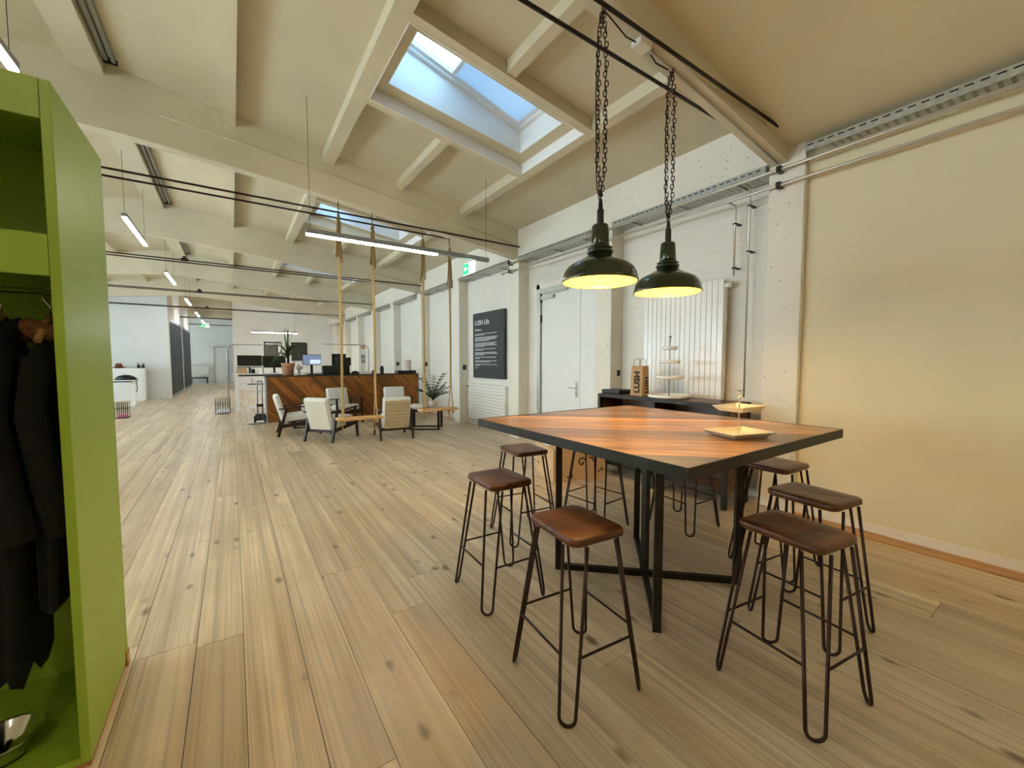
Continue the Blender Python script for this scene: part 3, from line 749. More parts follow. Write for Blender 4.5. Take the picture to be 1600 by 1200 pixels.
# ------------------------------------------------------------------ pendant lamps
def link_mesh():
    P = []; L = .040; r = .0112
    for q in range(6): a = math.pi * q / 5; P.append((r * math.cos(a), 0, L / 2 - r + r * math.sin(a)))
    for q in range(6): a = math.pi + math.pi * q / 5; P.append((r * math.cos(a), 0, -L / 2 + r + r * math.sin(a)))
    return MB().tube(P, .0034, 5, closed=True).mesh('chain_link', 'chain')
LINK = link_mesh()
def pendant(x, y, label, ztop):
    zr = 2.015
    t = thing('pendant_lamp', label, 'lamp', (x, y, zr), group='green enamel pendants over the bar table')
    outer = [(.245, 0), (.249, .004), (.243, .02), (.236, .055), (.222, .085), (.198, .108), (.165, .126), (.13, .143), (.095, .162), (.078, .178), (.07, .192)]
    inner = [(r - .006, z - .001 if z else .001) for r, z in outer]
    MB().openlathe(outer, 48).ob('shade', 'enamel', t); MB().openlathe(inner[::-1], 48).ob('shade_lining', 'cream', t)
    MB().lathe([(.078, .186), (.086, .190), (.086, .202), (.07, .206), (.07, .214), (.080, .216), (.080, .224), (.062, .228)], 32).ob('collar', 'enamel', t)
    MB().lathe([(.060, .226), (.060, .25), (.054, .36), (.048, .372), (.02, .374)], 32).ob('lamp_housing', 'enamel', t)
    MB().lathe([(.022, .372), (.022, .47), (.015, .478), (.013, .52), (.008, .54)], 8, smooth=False).ob('cable_gland', 'steel', t)
    MB().tube([(.0, 0, .535), (0, 0, .55)] + [(.016 * math.sin(q * .7), 0, .568 - .016 * math.cos(q * .7)) for q in range(1, 8)], .004, 6).ob('hook', 'chain', t)
    MB().lathe([(0, .085), (.022, .092), (.03, .115), (.022, .14), (.014, .16), (.014, .19), (0, .195)], 16).ob('bulb', 'bulb', t)
    z0 = .575; z1 = ztop - zr; n = int((z1 - z0) / .029)
    for s_ in (-1, 1):
        for k in range(n):
            u = k / (n - 1); z = z0 + (z1 - z0) * u
            dx = s_ * (.004 + .017 * min(1, u * 6) * min(1, (1 - u) * 5)) + .004 * math.sin(k * 1.7)
            o = link('chain_link', LINK, t, (dx, dx * -.6, z), (0, 0, R(90 if k % 2 else 0) + R(random.uniform(10, 50))))
    cb = [(-.012, 0, .53), (-.03, .004, .60)] + [(-.038 + .006 * math.sin(k * .9), .01, .6 + (z1 - .62) * k / 10) for k in range(1, 10)] + [(-.008, 0, z1 - .02)]
    MB().tube(cb, .0035, 6).ob('flex', 'ink', t)
    l = bpy.data.lights.new('pendant_bulb', 'POINT'); l.energy = BULB; l.color = (1, .68, .27); l.shadow_soft_size = .03
    o = bpy.data.objects.new('pendant_bulb', l); COL.objects.link(o); o.parent = t; o.location = (0, 0, .06)
    return t
PX = (2.02, 2.745); PY = 1.935
pendant(PX[0], PY, 'dark green enamel pendant lamp on a chain, the left and slightly higher one', zb(PX[0]) - .012)
pendant(PX[1], PY, 'dark green enamel pendant lamp on a chain, the right one before the radiator', zb(PX[1]) - .012)
t = thing('junction_box', 'pale junction box on the underside of the near beam between the lamp chains', 'junction box', (2.40, PY, zb(2.40) - .045))
MB().box(-.06, .06, -.045, .045, 0, .043).ob('box', 'white', t, bev=.006)
MB().box(.06, .10, -.02, .02, .008, .034).ob('cable_gland', 'galv', t)
MB().tube([(.10, 0, .02), (.6, 0, zb(3.0) - zb(2.4) + .033), (1.3, 0, zb(3.7) - zb(2.4) + .033), (2.05, 0, zb(4.45) - zb(2.4) + .033)], .009, 8).ob('conduit', 'pipe', t)
MB().tube([(-.06, 0, .02), (-.16, 0, .012), (-.28, 0, .055), (-.372, 0, zb(2.028) - zb(2.4) + .038)], .005, 6).ob('flex', 'ink', t)
MB().tube([(.09, .012, .03), (.2, .03, .0), (.32, .012, zb(2.72) - zb(2.4) + .03)], .005, 6).ob('flex', 'ink', t)

# ------------------------------------------------------------------ linear lamps
def linear_lamp(label, length, loc, rz, wires, ztop, lit=(0, 1), m='led', group='suspended linear lamps'):
    t = thing('linear_lamp', label, 'lamp', loc, rz, group)
    MB().box(0, length, -.03, .03, 0, .055).ob('housing', 'alu', t)
    MB().box(lit[0] * length + .005, lit[1] * length, -.027, .027, -.018, 0).ob('diffuser', m, t)
    for u in wires: MB().tube([(u * length, 0, .055), (u * length, 0, ztop(u) - loc[2])], .0025, 5).ob('suspension_wire', 'steel', t)
    return t
LN = ['linear lamp above the green wardrobe at the top left corner', 'bright linear lamp hanging just right of the green wardrobe, second of the ridge row', 'third linear lamp of the ridge row, above the far white wall',
      'fourth linear lamp of the ridge row, at the mouth of the corridor', 'fifth linear lamp of the ridge row, inside the corridor', 'last linear lamp of the ridge row, just above the far exit sign']
for k, (y, L) in enumerate(((2.75, 1.95), (8.46, 1.85), (13.2, 1.85), (18.3, 2.0), (23.2, 2.2), (27.8, 2.2))):
    linear_lamp(LN[k], L, (RIDGE, y, 3.66), R(90), (.03, .97), lambda u: zc(RIDGE) - .13, m='led' if k < 2 else 'led_cool')
linear_lamp('added unseen linear lamp behind the camera, in line with the ridge row', 1.95, (RIDGE, -2.0, 3.66), R(90), (.03, .97), lambda u: zd(RIDGE))  # extra lamp out of view, added to brighten the near wall and ceiling
linear_lamp('added unseen linear lamp behind the camera, brightening the near bay', 2.43, (.74, -1.7, 2.955), 0, (.02, .985), lambda u: zd(.74 + 2.43 * u), (.55, 1))  # added fill for the right wall and dropped ceiling, never in view
linear_lamp('linear lamp half lit, half bare grey rail, hanging across above the swings', 2.43, (.74, 5.27, 2.955), 0, (.02, .985), lambda u: zc(.74 + 2.43 * u) - .0, (0, .665))
linear_lamp('linear lamp hanging across before the far end wall above the desks', 1.78, (.77, 21.6, 2.78), 0, (.97,), lambda u: zc(.77 + 1.78 * u), m='led_far')
# exit signs
def exit_sign(label, loc, rz, w, hgt, rod):
    t = thing('exit_sign', label, 'exit sign', loc, rz)
    MB().box(-w / 2, w / 2, -.012, .012, 0, hgt).ob('sign_panel', 'sign_white', t, bev=.003, seg=1)
    MB().box(-w / 2 + .004, .02 * w, -.0135, -.012, .005, hgt - .005).ob('green_field', 'sign_green', t)
    a = hgt; c = -w / 4; g = MB(); mt = Matrix.Translation((c, -.0135, a / 2)) @ Matrix.Rotation(R(90), 4, 'X')
    g.prism([(-.30 * a, 0), (-.05 * a, .25 * a), (-.05 * a, .09 * a), (.28 * a, .09 * a), (.28 * a, -.09 * a), (-.05 * a, -.09 * a), (-.05 * a, -.25 * a)], 0, .0015, mt); g.ob('arrow', 'sign_white', t)
    # running man and doorway on the white half
    m2 = Matrix.Translation((w * .26, -.012, a / 2)) @ Matrix.Rotation(R(90), 4, 'X'); g = MB()
    def limb(p, q, th):
        p = Vector((*p, 0)); q = Vector((*q, 0)); n_ = (q - p).normalized().cross(Vector((0, 0, 1))) * th
        g.prism([tuple((v)[:2]) for v in (p + n_, p - n_, q - n_, q + n_)][::-1], 0, .0015, m2)
    for p, q, th in (((-.02, .14), (.05, -.06), .05), ((.05, -.06), (-.03, -.18), .03), ((-.03, -.18), (-.02, -.34), .026), ((.05, -.06), (.16, -.2), .03), ((.16, -.2), (.28, -.24), .026), ((-.02, .12), (-.15, .04), .024), ((.0, .12), (.14, .08), .024)):
        limb((p[0] * a, p[1] * a), (q[0] * a, q[1] * a), th * a)
    g.prism([(-.03 * a + .065 * a * math.cos(q * .7), .25 * a + .065 * a * math.sin(q * .7)) for q in range(9)], 0, .0015, m2)
    g.ob('running_figure', 'sign_green', t)
    MB().tube([(0, 0, hgt), (0, 0, hgt + rod)], .005, 6).ob('hanger', 'steel', t)
exit_sign('near green and white exit sign with arrow under the bare end of the cross lamp', (2.92, 5.40, 2.775), R(-90), .34, .165, .01)
exit_sign('far green exit sign high in the corridor', (-1.38, 33.0, 3.66), 0, .46, .22, .85)

# ------------------------------------------------------------------ swings
def swing(label, x0, x1, y, zs, tilt):
    t = thing('rope_swing', label, 'swing', ((x0 + x1) / 2, y, zs), tilt, 'rope swings')
    hl = (x1 - x0) / 2
    MB().box(-hl - .08, hl + .08, -.11, .11, 0, .035).ob('seat_board', 'board', t, bev=.006)
    for s_ in (-1, 1):
        xx = s_ * (hl - .01); top = Vector((xx, 0, zb((x0 + x1) / 2 + s_ * hl) - zs - .16))
        # doubled rope spliced above the seat, through the board
        rp = MB(); 
        rp.tube([(xx, -.08, -.06), (xx, -.075, .06), (xx, -.02, .36), (xx + .006, .0, .6), (xx + .012, 0, 1.2), (xx + .006, 0, 2.1), top], .011, 8)
        rp.tube([(xx, .08, -.06), (xx, .075, .06), (xx, .02, .36), (xx - .008, .0, .6), (xx - .002, 0, 1.2), (xx - .010, 0, 2.1), top], .011, 8)
        rp.ob('rope', 'rope', t)
        for q in (-.08, .08): MB().lathe([(0, -.075), (.02, -.065), (.024, -.045), (.018, -.03), (.008, -.02), (.0, -.015)], 10, (xx, q, .012)).ob('knot', 'rope', t)
        MB().tube([(xx, .08, -.06), (xx + .01, .07, -.14), (xx - .02 * s_, .09, -.2)], .008, 6).ob('rope_tail', 'rope', t)
        cl = MB()
        for k in range(6):
            a = k * 1.05; dx, dy = .022 * math.cos(a), .022 * math.sin(a); e_ = random.uniform(.0, .1)
            cl.tube([(xx + dx * .4, dy * .4, top.z - .02), (xx + dx, dy, top.z - .25), (xx + dx * 1.5, dy * 1.5, top.z - .5 - e_), (xx + dx * 1.9, dy * 1.9 + .012, top.z - .62 - e_)], .009, 6)
        cl.tube([(xx + .028 * math.cos(q * .6), .028 * math.sin(q * .6), top.z - .06 - q * .007) for q in range(28)], .008, 6)
        cl.ob('rope_bundle', 'rope_dark', t)
        MB().tube([(xx, 0, top.z - .03), (xx, .0, top.z + .05), (xx, .02, top.z + .09), (xx, .01, top.z + .13), (xx, 0, top.z + .16)], .006, 6).ob('beam_hook', 'steel', t)
swing('left rope swing with a pale board hanging in front of the armchairs', 1.34, 1.845, 6.48, .605, R(-1))
swing('right rope swing with a pale board near the panel radiator', 2.635, 3.14, 6.48, .655, R(1))

# ------------------------------------------------------------------ armchairs
def make_chair(label):
    t = thing('armchair', label, 'armchair', (0, 0, 0), 0, 'mid century armchairs')
    sm = Matrix.Translation((0, -.02, .36)) @ Matrix.Rotation(R(5), 4, 'X')
    MB().box(-.26, .26, -.26, .34, -.065, .065, sm).ob('seat_cushion', 'linen', t, bev=.035, seg=4)
    bm = Matrix.Translation((0, -.24, .30)) @ Matrix.Rotation(R(16), 4, 'X')
    MB().box(-.26, .26, -.05, .06, -.10, .54, bm).ob('back_cushion', 'linen', t, bev=.045, seg=4)
    MB().box(-.225, .225, -.062, -.048, -.07, .49, bm).ob('back_cover', 'linen_cream', t, bev=.006, seg=2)
    for s_ in (-1, 1):
        MB().bar((s_ * .30, -.36, 0), (s_ * .30, -.20, .55), .034, .05, (0, 1, 0)).ob('leg', 'walnut', t)
        MB().bar((s_ * .30, .40, 0), (s_ * .30, .33, .585), .034, .045, (0, 1, 0)).ob('leg', 'walnut', t)
        MB().bar((s_ * .30, -.34, .545), (s_ * .30, .40, .605), .055, .024).ob('armrest', 'walnut', t)
        MB().bar((s_ * .285, -.30, .20), (s_ * .285, .37, .285), .03, .065).ob('side_rail', 'walnut', t)
    MB().bar((-.28, .33, .27), (.28, .33, .27), .03, .05).ob('cross_rail', 'walnut', t)
    MB().bar((-.28, -.27, .20), (.28, -.27, .20), .03, .05).ob('cross_rail', 'walnut', t)
    return t
CH = [(1.08, 9.47, -93, 'white armchair at the far left of the group, seen from its side'),
      (1.53, 8.42, -49, 'white armchair with its plain back to the camera, left of the first swing'),
      (2.22, 10.62, 192, 'white armchair facing the camera before the counter, behind the first swing'),
      (3.42, 10.22, 172, 'white armchair facing the camera at the right end of the counter'),
      (2.59, 7.95, -7, 'armchair with pleated beige back to the camera, just right of the left swing')]
c0 = None
for x, y, a, lb in CH:
    if c0 is None: c0 = make_chair(lb); c0.location = (x, y, 0); c0.rotation_euler = (0, 0, R(a)); cc = c0
    else: cc = dup(c0, (x, y, 0), R(a), lb)
pl = MB()
bm = Matrix.Translation((0, -.24, .30)) @ Matrix.Rotation(R(16), 4, 'X')
for k in range(8): pl.box(-.226, .226, -.074, -.060, -.068 + k * .07, -.002 + k * .07, bm)
tag(pl.ob('back_pleats', 'linen_back', cc, bev=.004, seg=2), kind='stuff')

# low sled tables with plants
def low_table(label, x, y, rz, w, d, h):
    t = thing('coffee_table', label, 'table', (x, y, 0), rz)
    MB().box(-w / 2, w / 2, -d / 2, d / 2, h - .035, h).ob('table_top', 'walnut', t, bev=.004, seg=1)
    for s_ in (-1, 1):
        y_ = s_ * (d / 2 - .06)
        MB().bar((-w / 2 + .05, y_, h - .035), (-w / 2 + .05, y_, .0), .05, .03, (0, 1, 0)).ob('leg', 'steel', t); MB().bar((w / 2 - .05, y_, h - .035), (w / 2 - .05, y_, .0), .05, .03, (0, 1, 0)).ob('leg', 'steel', t)
        MB().bar((-w / 2 + .075, y_, .015), (w / 2 - .075, y_, .015), .03, .03).ob('sled_bar', 'steel', t)
    return t
low_table('low dark sled leg table carrying the leafy plant, right of the armchairs', 3.52, 8.55, R(-33), .72, .55, .45)
low_table('low dark coffee table in the middle of the armchairs', 1.36, 10.32, R(-4), .6, .5, .38)
t = thing('seat_pad', 'flat white cushion lying on the low table by the leafy plant', 'cushion', (3.36, 8.62, .45), R(-33))
MB().box(-.16, .16, -.17, .17, 0, .09).ob('cushion', 'linen', t, bev=.03, seg=4)
t = thing('potted_plant', 'leafy plant with arching stems in a blush pot on the low table', 'plant', (3.66, 8.48, .45))
MB().lathe([(.07, 0), (.075, .01), (.092, .15), (.092, .165), (.082, .165), (.08, .15), (0, .15)], 20).ob('pot', 'pot', t); MB().lathe([(.0805, .149), (0, .155)], 16).ob('soil', 'soil', t)
rp = random.Random(5)
for k in range(19):
    a = k * 2.4 + .3; lean = rp.uniform(.18, .6) if k < 8 else rp.uniform(.7, 1.25); L = rp.uniform(.45, .75) if k < 8 else rp.uniform(.28, .42)
    fb = MB(); pts = []
    for q in range(9):
        u = q / 8; r_ = lean * L * u ** 1.4; pts.append(Vector((math.cos(a) * r_, math.sin(a) * r_, .15 + L * u * (1 - .35 * lean * u))))
    fb.tube(pts, [.007 - .0006 * q for q in range(9)], 5)
    for q in range(2, 9):
        for s_ in (-1, 1):
            p = pts[q]; d = Vector((math.cos(a + s_ * 1.1), math.sin(a + s_ * 1.1), .45)).normalized(); n_ = Vector((-d.y, d.x, 0)).normalized() * .028
            l = .095; fb.add([p, p + d * l * .5 + n_, p + d * l, p + d * l * .5 - n_, p + d * l * .5 + Vector((0, 0, .008))], [(0, 1, 4), (1, 2, 4), (2, 3, 4), (3, 0, 4)])
    fb.ob('frond', 'zz', t)
def blade(L, w, droop, seed):
    rb = random.Random(seed); pts = []; n = 7; vs = []; fs = []
    for q in range(n + 1):
        u = q / n; ww = w * (1 - u) ** .6 * (.55 + .45 * min(1, u * 4)); r_ = L * u; z = L * .9 * u - droop * L * u ** 2.2
        c = Vector((r_ * .55, 0, z)); vs += [c + Vector((0, ww, .004)), c + Vector((0, 0, -.004)), c + Vector((0, -ww, .004))]
    for q in range(n):
        for k in (0, 1): fs.append((q * 3 + k, q * 3 + k + 1, q * 3 + k + 4, q * 3 + k + 3))
    return MB().add(vs, fs, True)
BL = [blade(.78, .027, .25, 1).mesh('leaf', 'leaf'), blade(.72, .027, .7, 2).mesh('leaf', 'leaf'), blade(.74, .025, 1.25, 3).mesh('leaf', 'leaf')]
t = thing('yucca', 'spiky yucca in a terracotta pot on the left end of the counter', 'plant', (1.16, 11.72, 1.132))
MB().lathe([(.10, 0), (.12, .02), (.15, .26), (.158, .27), (.158, .31), (.146, .31), (.14, .27), (0, .265)], 28).ob('pot', 'terra', t); MB().lathe([(.143, .268), (0, .275)], 20).ob('soil', 'soil', t)
MB().tube([(0, 0, .26), (.01, 0, .45), (.0, .01, .58)], [.03, .026, .02], 8).ob('stem', 'soil', t)
for k in range(34):
    tier = k % 3; a = k * 2.39996; m_ = BL[0 if k < 8 else (1 if k < 20 else 2)]
    o = link('leaf', m_, t, (.01 * math.cos(a), .01 * math.sin(a), .50 + .006 * (k % 6) - (.1 if k > 20 else 0)), (0, (-.75 if k < 8 else -.1) * 1 + random.uniform(-.1, .1) + (.25 if k < 3 else 0), a)); o.scale = (1, 1, 1) if k >= 8 else (1, 1, 1)
t = thing('potted_grass', 'small grassy plant in a white box pot on the middle coffee table', 'plant', (1.38, 10.30, .38))
MB().box(-.11, .11, -.08, .08, 0, .15).ob('pot', 'china', t, bev=.008)
MB().box(-.095, .095, -.065, .065, .15, .155).ob('soil', 'soil', t)
gm = blade(.24, .010, .7, 4).mesh('leaf', 'leaf2')
for k in range(36): link('leaf', gm, t, (random.uniform(-.08, .08), random.uniform(-.05, .05), .152), (0, random.uniform(-.6, .2), random.uniform(0, 6.28)))

# ------------------------------------------------------------------ reception counter and what stands on it
rc = thing('reception_counter', 'long reception counter clad in diagonal stained planks', 'counter', (.65, 11.43, 0))
CL, CH_, CD = 3.84, 1.13, .62
u = -1.2; i = 0; ang = R(-48); ca, sa = math.cos(ang), math.sin(ang)
while u < 4.2:
    w = [.13, .19, .15, .22, .12, .17][i % 6]; i += 1
    poly = clip_poly([(p * ca - q * sa, p * sa + q * ca) for p, q in ((-6, u + .0015), (6, u + .0015), (6, u + w - .0015), (-6, u + w - .0015))], .022, CL - .022, .0, CH_ - .025)
    if len(poly) > 2:
        lp = [(x_ * ca + y_ * sa, -x_ * sa + y_ * ca) for x_, y_ in poly]; cx = sum(p[0] for p in lp) / len(lp); cy = sum(p[1] for p in lp) / len(lp)
        lp = [(p[0] - cx, p[1] - cy) for p in lp]
        dpt = random.choice([.014, .018, .022])
        MB().prism(lp, 0, dpt).ob('cladding_plank', 'counter', rc, (cx * ca - cy * sa, .024, cx * sa + cy * ca), (R(90), -ang if False else 0, 0)).rotation_euler = (Matrix.Rotation(R(90), 4, 'X') @ Matrix.Rotation(ang, 4, 'Z')).to_euler()
    u += w
MB().box(.02, CL - .02, .026, CD - .02, 0, CH_ - .026).ob('body', 'black', rc)
MB().box(0, CL, 0, CD, CH_ - .024, CH_).ob('counter_top', 'steel', rc, bev=.003, seg=1)
MB().box(0, .02, 0, CD, 0, CH_ - .024).ob('end_trim', 'alu', rc); MB().box(CL - .02, CL, 0, CD, 0, CH_ - .024).ob('end_trim', 'alu', rc)
CZ = CH_ + .001
def monitor(label, x, y, z, w, h, rz=0, m='screen', stand=.12, lit=False, both=True):
    t = thing('monitor', label, 'monitor', (x, y, z), rz)
    MB().box(-w / 2, w / 2, -.015, .02, stand, stand + h).ob('housing', 'black', t, bev=.004, seg=1)
    MB().box(-w / 2 + .012, w / 2 - .012, -.018, -.015, stand + .012, stand + h - .012).ob('screen', 'lit' if lit else 'screen', t)
    if lit: MB().box(-w * .1, w / 2 - .015, -.0195, -.018, stand + .03, stand + h * .5).ob('screen_window', 'lit2', t)
    MB().box(-.03, .03, .02, .04, .01, stand + h * .5).ob('stand', 'black', t); MB().box(-.11, .11, -.08, .10, 0, .012).ob('foot', 'black', t)
monitor('lit screen on a black stand right of the yucca on the counter', 1.71, 11.75, CZ, .44, .27, R(3), stand=.26, lit=True)
t = thing('till_box', 'large black box monitor back on the counter behind the first rope', 'monitor', (2.35, 11.85, CZ))
MB().box(-.38, .30, -.1, .1, 0, .24).ob('body', 'screen', t, bev=.01); MB().box(-.02, .36, .02, .06, .24, .46).ob('display', 'screen', t, bev=.006)
t = thing('flower_vase', 'small bunch of pale pink flowers on the counter beside the yucca', 'flowers', (1.43, 11.92, CZ))
MB().lathe([(.035, 0), (.045, .05), (.03, .11), (.033, .12), (0, .115)], 14).ob('vase', 'china', t)
for k in range(12):
    a = k * 2.4; r_ = .03 + .045 * (k % 3) / 2; MB().lathe([(0, -.02), (.028, 0), (.02, .02), (0, .012)], 7, (math.cos(a) * r_, math.sin(a) * r_, .17 + .03 * (k % 4))).ob('bloom', 'petal', t)
    MB().tube([(0, 0, .1), (math.cos(a) * r_, math.sin(a) * r_, .16 + .03 * (k % 4))], .003, 4).ob('stalk', 'leaf', t)
t = thing('low_tray', 'flat black tray with raised rim at the right end of the counter', 'tray', (4.20, 11.72, CZ))
MB().box(-.27, .27, -.15, .15, 0, .012).ob('base', 'black', t); 
for b in ((-.27, .27, -.15, -.138), (-.27, .27, .138, .15), (-.27, -.258, -.138, .138), (.258, .27, -.138, .138)): MB().box(*b, .012, .085).ob('rim', 'black', t)
t = thing('speaker', 'pale grey cylinder speaker standing in the black tray', 'speaker', (4.28, 11.74, CZ + .012))
MB().lathe([(.085, 0), (.09, .01), (.09, .36), (.08, .375), (0, .376)], 24).ob('body', 'pot', t); MB().lathe([(.091, .0), (.0915, .02), (.091, .03)], 24).ob('base_ring', 'black', t)
for k, (x, y, lb, h) in enumerate(((3.28, 11.7, 'small dark mug left of the second rope on the counter', .11), (3.52, 11.75, 'small black jar just left of the second rope on the counter', .22))):
    t = thing('jar', lb, 'jar', (x, y, CZ)); MB().lathe([(.05, 0), (.055, .01), (.055, h * .75), (.04, h * .85)], 14).ob('body', 'black', t); MB().lathe([(.043, h * .85), (.043, h), (0, h)], 14).ob('lid', 'iron', t)
t = thing('desk_phone', 'dark dome shaped device on the counter right of the black box', 'device', (2.78, 11.72, CZ)); MB().lathe([(.11, 0), (.11, .02), (.08, .07), (.03, .09), (0, .092)], 20).ob('body', 'steel', t); MB().lathe([(.112, 0), (.114, .008), (.112, .014)], 20).ob('foot', 'black', t)
t = thing('paper_stack', 'white paper stack with cloth on the counter before the desk lamp', 'papers', (3.05, 11.78, CZ)); MB().box(-.16, .16, -.11, .11, 0, .05).ob('sheets', 'china', t); MB().box(-.12, .14, -.09, .09, .05, .075).ob('cloth', 'petal', t, bev=.01)

# ------------------------------------------------------------------ office area behind
def desk(label, x0, x1, y0, y1, z, two=True):
    t = thing('standing_desk', label, 'desk', ((x0 + x1) / 2, (y0 + y1) / 2, 0)); w = (x1 - x0) / 2; d = (y1 - y0) / 2
    MB().box(-w, w, -d, d, z - .03, z).ob('desk_top', 'white', t)
    for s_ in ((-1, 1) if two else (1,)):
        MB().box(s_ * (w - .09) - .04, s_ * (w - .09) + .04, -.05, .05, .05, z - .03).ob('leg', 'white', t); MB().box(s_ * (w - .09) - .04, s_ * (w - .09) + .04, -d + .05, d - .05, 0, .05).ob('foot', 'white', t)
    MB().box(-w + .1, w - .1, -.03, .03, z - .09, z - .03).ob('cross_beam', 'black', t)
    return t
desk('tall white standing desk left of the counter, behind the hand truck', .0, 1.7, 14.0, 14.8, 1.13)
desk('white standing desk behind the counter', 1.8, 3.6, 14.0, 14.8, 1.13)
t = thing('wire_rack', 'low white two level frame shelf under the tall standing desk', 'shelf', (.75, 14.3, 0))
for x in (-.42, .42):
    for y in (-.2, .2): MB().box(x - .015, x + .015, y - .015, y + .015, 0, .82).ob('post', 'white', t)
for z in (.12, .5, .80): MB().box(-.42, .42, -.2, .2, z, z + .02).ob('shelf_board', 'white' if z < .7 else 'black', t)
monitor('left black monitor on the tall standing desk beside the corridor', .43, 14.45, 1.13, .62, .36, stand=.17)
monitor('second black monitor on the tall standing desk, behind the yucca', 1.06, 14.45, 1.13, .62, .36, stand=.16)
monitor('tall black monitor on the far desk behind the first rope', 2.92, 14.45, 1.13, .44, .5, stand=.10)
t = thing('desk_organiser', 'wire frame organiser with a cardboard box on the tall desk', 'organiser', (.45, 14.15, 1.13))
for x in (-.35, 0, .3): MB().box(x - .01, x + .01, -.1, -.08, 0, .2).box(x - .01, x + .01, .08, .1, 0, .2).ob('post', 'alu', t)
MB().box(-.37, .32, -.11, .11, .2, .215).ob('shelf_top', 'white', t); MB().box(-.33, -.1, -.09, .09, 0, .17).ob('carton', 'carton', t); MB().lathe([(.04, 0), (.045, .1), (0, .1)], 12, (.13, -.02, 0)).ob('cup', 'china', t); MB().box(-.06, .06, -.06, .06, 0, .13, Matrix.Translation((.03, .02, 0))).ob('black_box', 'black', t)
t = thing('document_tray', 'stack of white letter trays on the shelf under the tall desk', 'tray', (.62, 14.25, .83))
for k in range(3): MB().box(-.16, .16, -.12, .12, .01 + k * .07, .02 + k * .07).ob('tray', 'china', t); 
for x in (-.16, .155): MB().box(x, x + .006, -.12, .12, 0, .17).ob('side', 'black', t)
def desk_lamp(label, x, y, z0, zt, x1):
    t = thing('desk_lamp', label, 'lamp', (x, y, z0), 0); s_ = 1 if x1 > x else -1; h = zt - z0
    MB().lathe([(.09, 0), (.09, .015), (.02, .02)], 16).ob('base', 'alu', t)
    MB().tube([(0, 0, .015), (0, 0, h - .18), (s_ * .03, 0, h - .07), (s_ * .12, 0, h - .01), (s_ * .3, 0, h)], .014, 8).ob('post', 'alu', t)
    MB().box(min(s_ * .3, x1 - x), max(s_ * .3, x1 - x), -.03, .03, h - .012, h + .012).ob('lamp_head', 'alu', t)
desk_lamp('slim lamp with a long arm reaching left from the columns behind the counter', 3.9, 14.5, 0, 2.04, 2.45)
desk_lamp('slim floor lamp with a long arm at the corridor corner left of the monitors', -.12, 15.2, 0, 2.0, .80)
for x0, x1, z0, z1, m_, lb in ((1.39, 2.2, 1.5, 2.49, 'art2', 'left dark framed picture with grey figure on the far end wall'), (2.65, 3.42, 1.5, 2.49, 'art', 'right plain dark picture on the far end wall')):
    t = thing('picture', lb, 'picture', ((x0 + x1) / 2, 24.97, z0)); w = (x1 - x0) / 2; h = z1 - z0
    MB().box(-w, w, -.02, .03, 0, h).ob('frame', 'black', t); MB().box(-w + .06, w - (.06 if m_ == 'art' else .2), -.024, -.02, .06, h - (.06 if m_ == 'art' else .16)).ob('print', m_, t)
    if m_ == 'art2': MB().box(-w + .06, w - .03, -.0245, -.02, h - .14, h - .08).box(w - .17, w - .03, -.0245, -.02, .06, h - .16).ob('mount', 'china', t)
# noticeboard strip of cards by the columns
t = thing('card_rack', 'narrow rack of blue and white cards on the far column behind the counter', 'rack', (4.2, 16.4, 1.2))
MB().box(-.09, .09, 0, .02, 0, .95).ob('backing', 'white', t)
for k, m_ in enumerate(('china', 'alu', 'lit', 'china', 'board')): MB().box(-.075, .075, -.012, 0, .03 + k * .18, .17 + k * .18).ob('card', m_ if m_ != 'lit' else 'alu', t)
MB().box(-.01, .01, 0, .02, -1.2, 0).ob('post', 'alu', t)
# hand truck
t = thing('hand_truck', 'grey folding hand truck with red wheels left of the counter', 'hand truck', (.47, 11.5, 0))
MB().tube([(-.0, .06, .09), (0, .0, .5), (0, -.02, .95), (.0, -.02, 1.0), (.06, -.02, 1.02)], .018, 8).ob('handle', 'alu', t)
MB().tube([(.10, .06, .09), (.10, 0, .5), (.10, -.02, .95), (.10, -.02, 1.0), (.06, -.02, 1.02)], .018, 8).ob('handle', 'alu', t)
MB().box(-.02, .12, -.02, .05, .40, .46).ob('clip', 'black', t); MB().box(-.2, .14, -.22, .05, .004, .016).ob('toe_plate', 'alu', t)
MB().box(-.05, .15, .05, .08, .06, .22).ob('bracket', 'black', t)
for x in (-.06, .15): 
    w_ = MB().lathe([(.045, -.02), (.085, -.02), (.09, 0), (.085, .02), (.045, .02)], 20).ob('wheel', 'black', t, (x, .09, .09), (0, R(90), 0)); MB().lathe([(0, -.022), (.05, -.022), (.05, .022), (0, .022)], 16).ob('hub', 'red', w_)
# wire basket
def wire_basket(label, x, y, w, d, h, fill):
    t = thing('wire_basket', label, 'basket', (x, y, 0)); n = 7
    for k in range(n):
        a = -w / 2 + w * k / (n - 1)
        MB().tube([(a, -d / 2, .0), (a, -d / 2, h)], .006, 5).ob('wire', 'steel', t); MB().tube([(a, d / 2, .0), (a, d / 2, h)], .006, 5).ob('wire', 'steel', t)
    for z in (.01, h * .6): MB().tube([(-w / 2, -d / 2, z), (w / 2, -d / 2, z), (w / 2, d / 2, z), (-w / 2, d / 2, z)], .007, 5, closed=True).ob('hoop', 'steel', t)
    MB().box(-w / 2 + .02, w / 2 - .02, -d / 2 + .02, d / 2 - .02, .01, .11).ob('content', fill, t, bev=.03, seg=3)
wire_basket('wire basket holding white things on the floor left of the tall desk', -.26, 14.35, .34, .6, .44, 'china')
wire_basket('small wire basket with a pink cloth beside the green wardrobe edge', -2.42, 14.6, .24, .3, .42, 'pink')
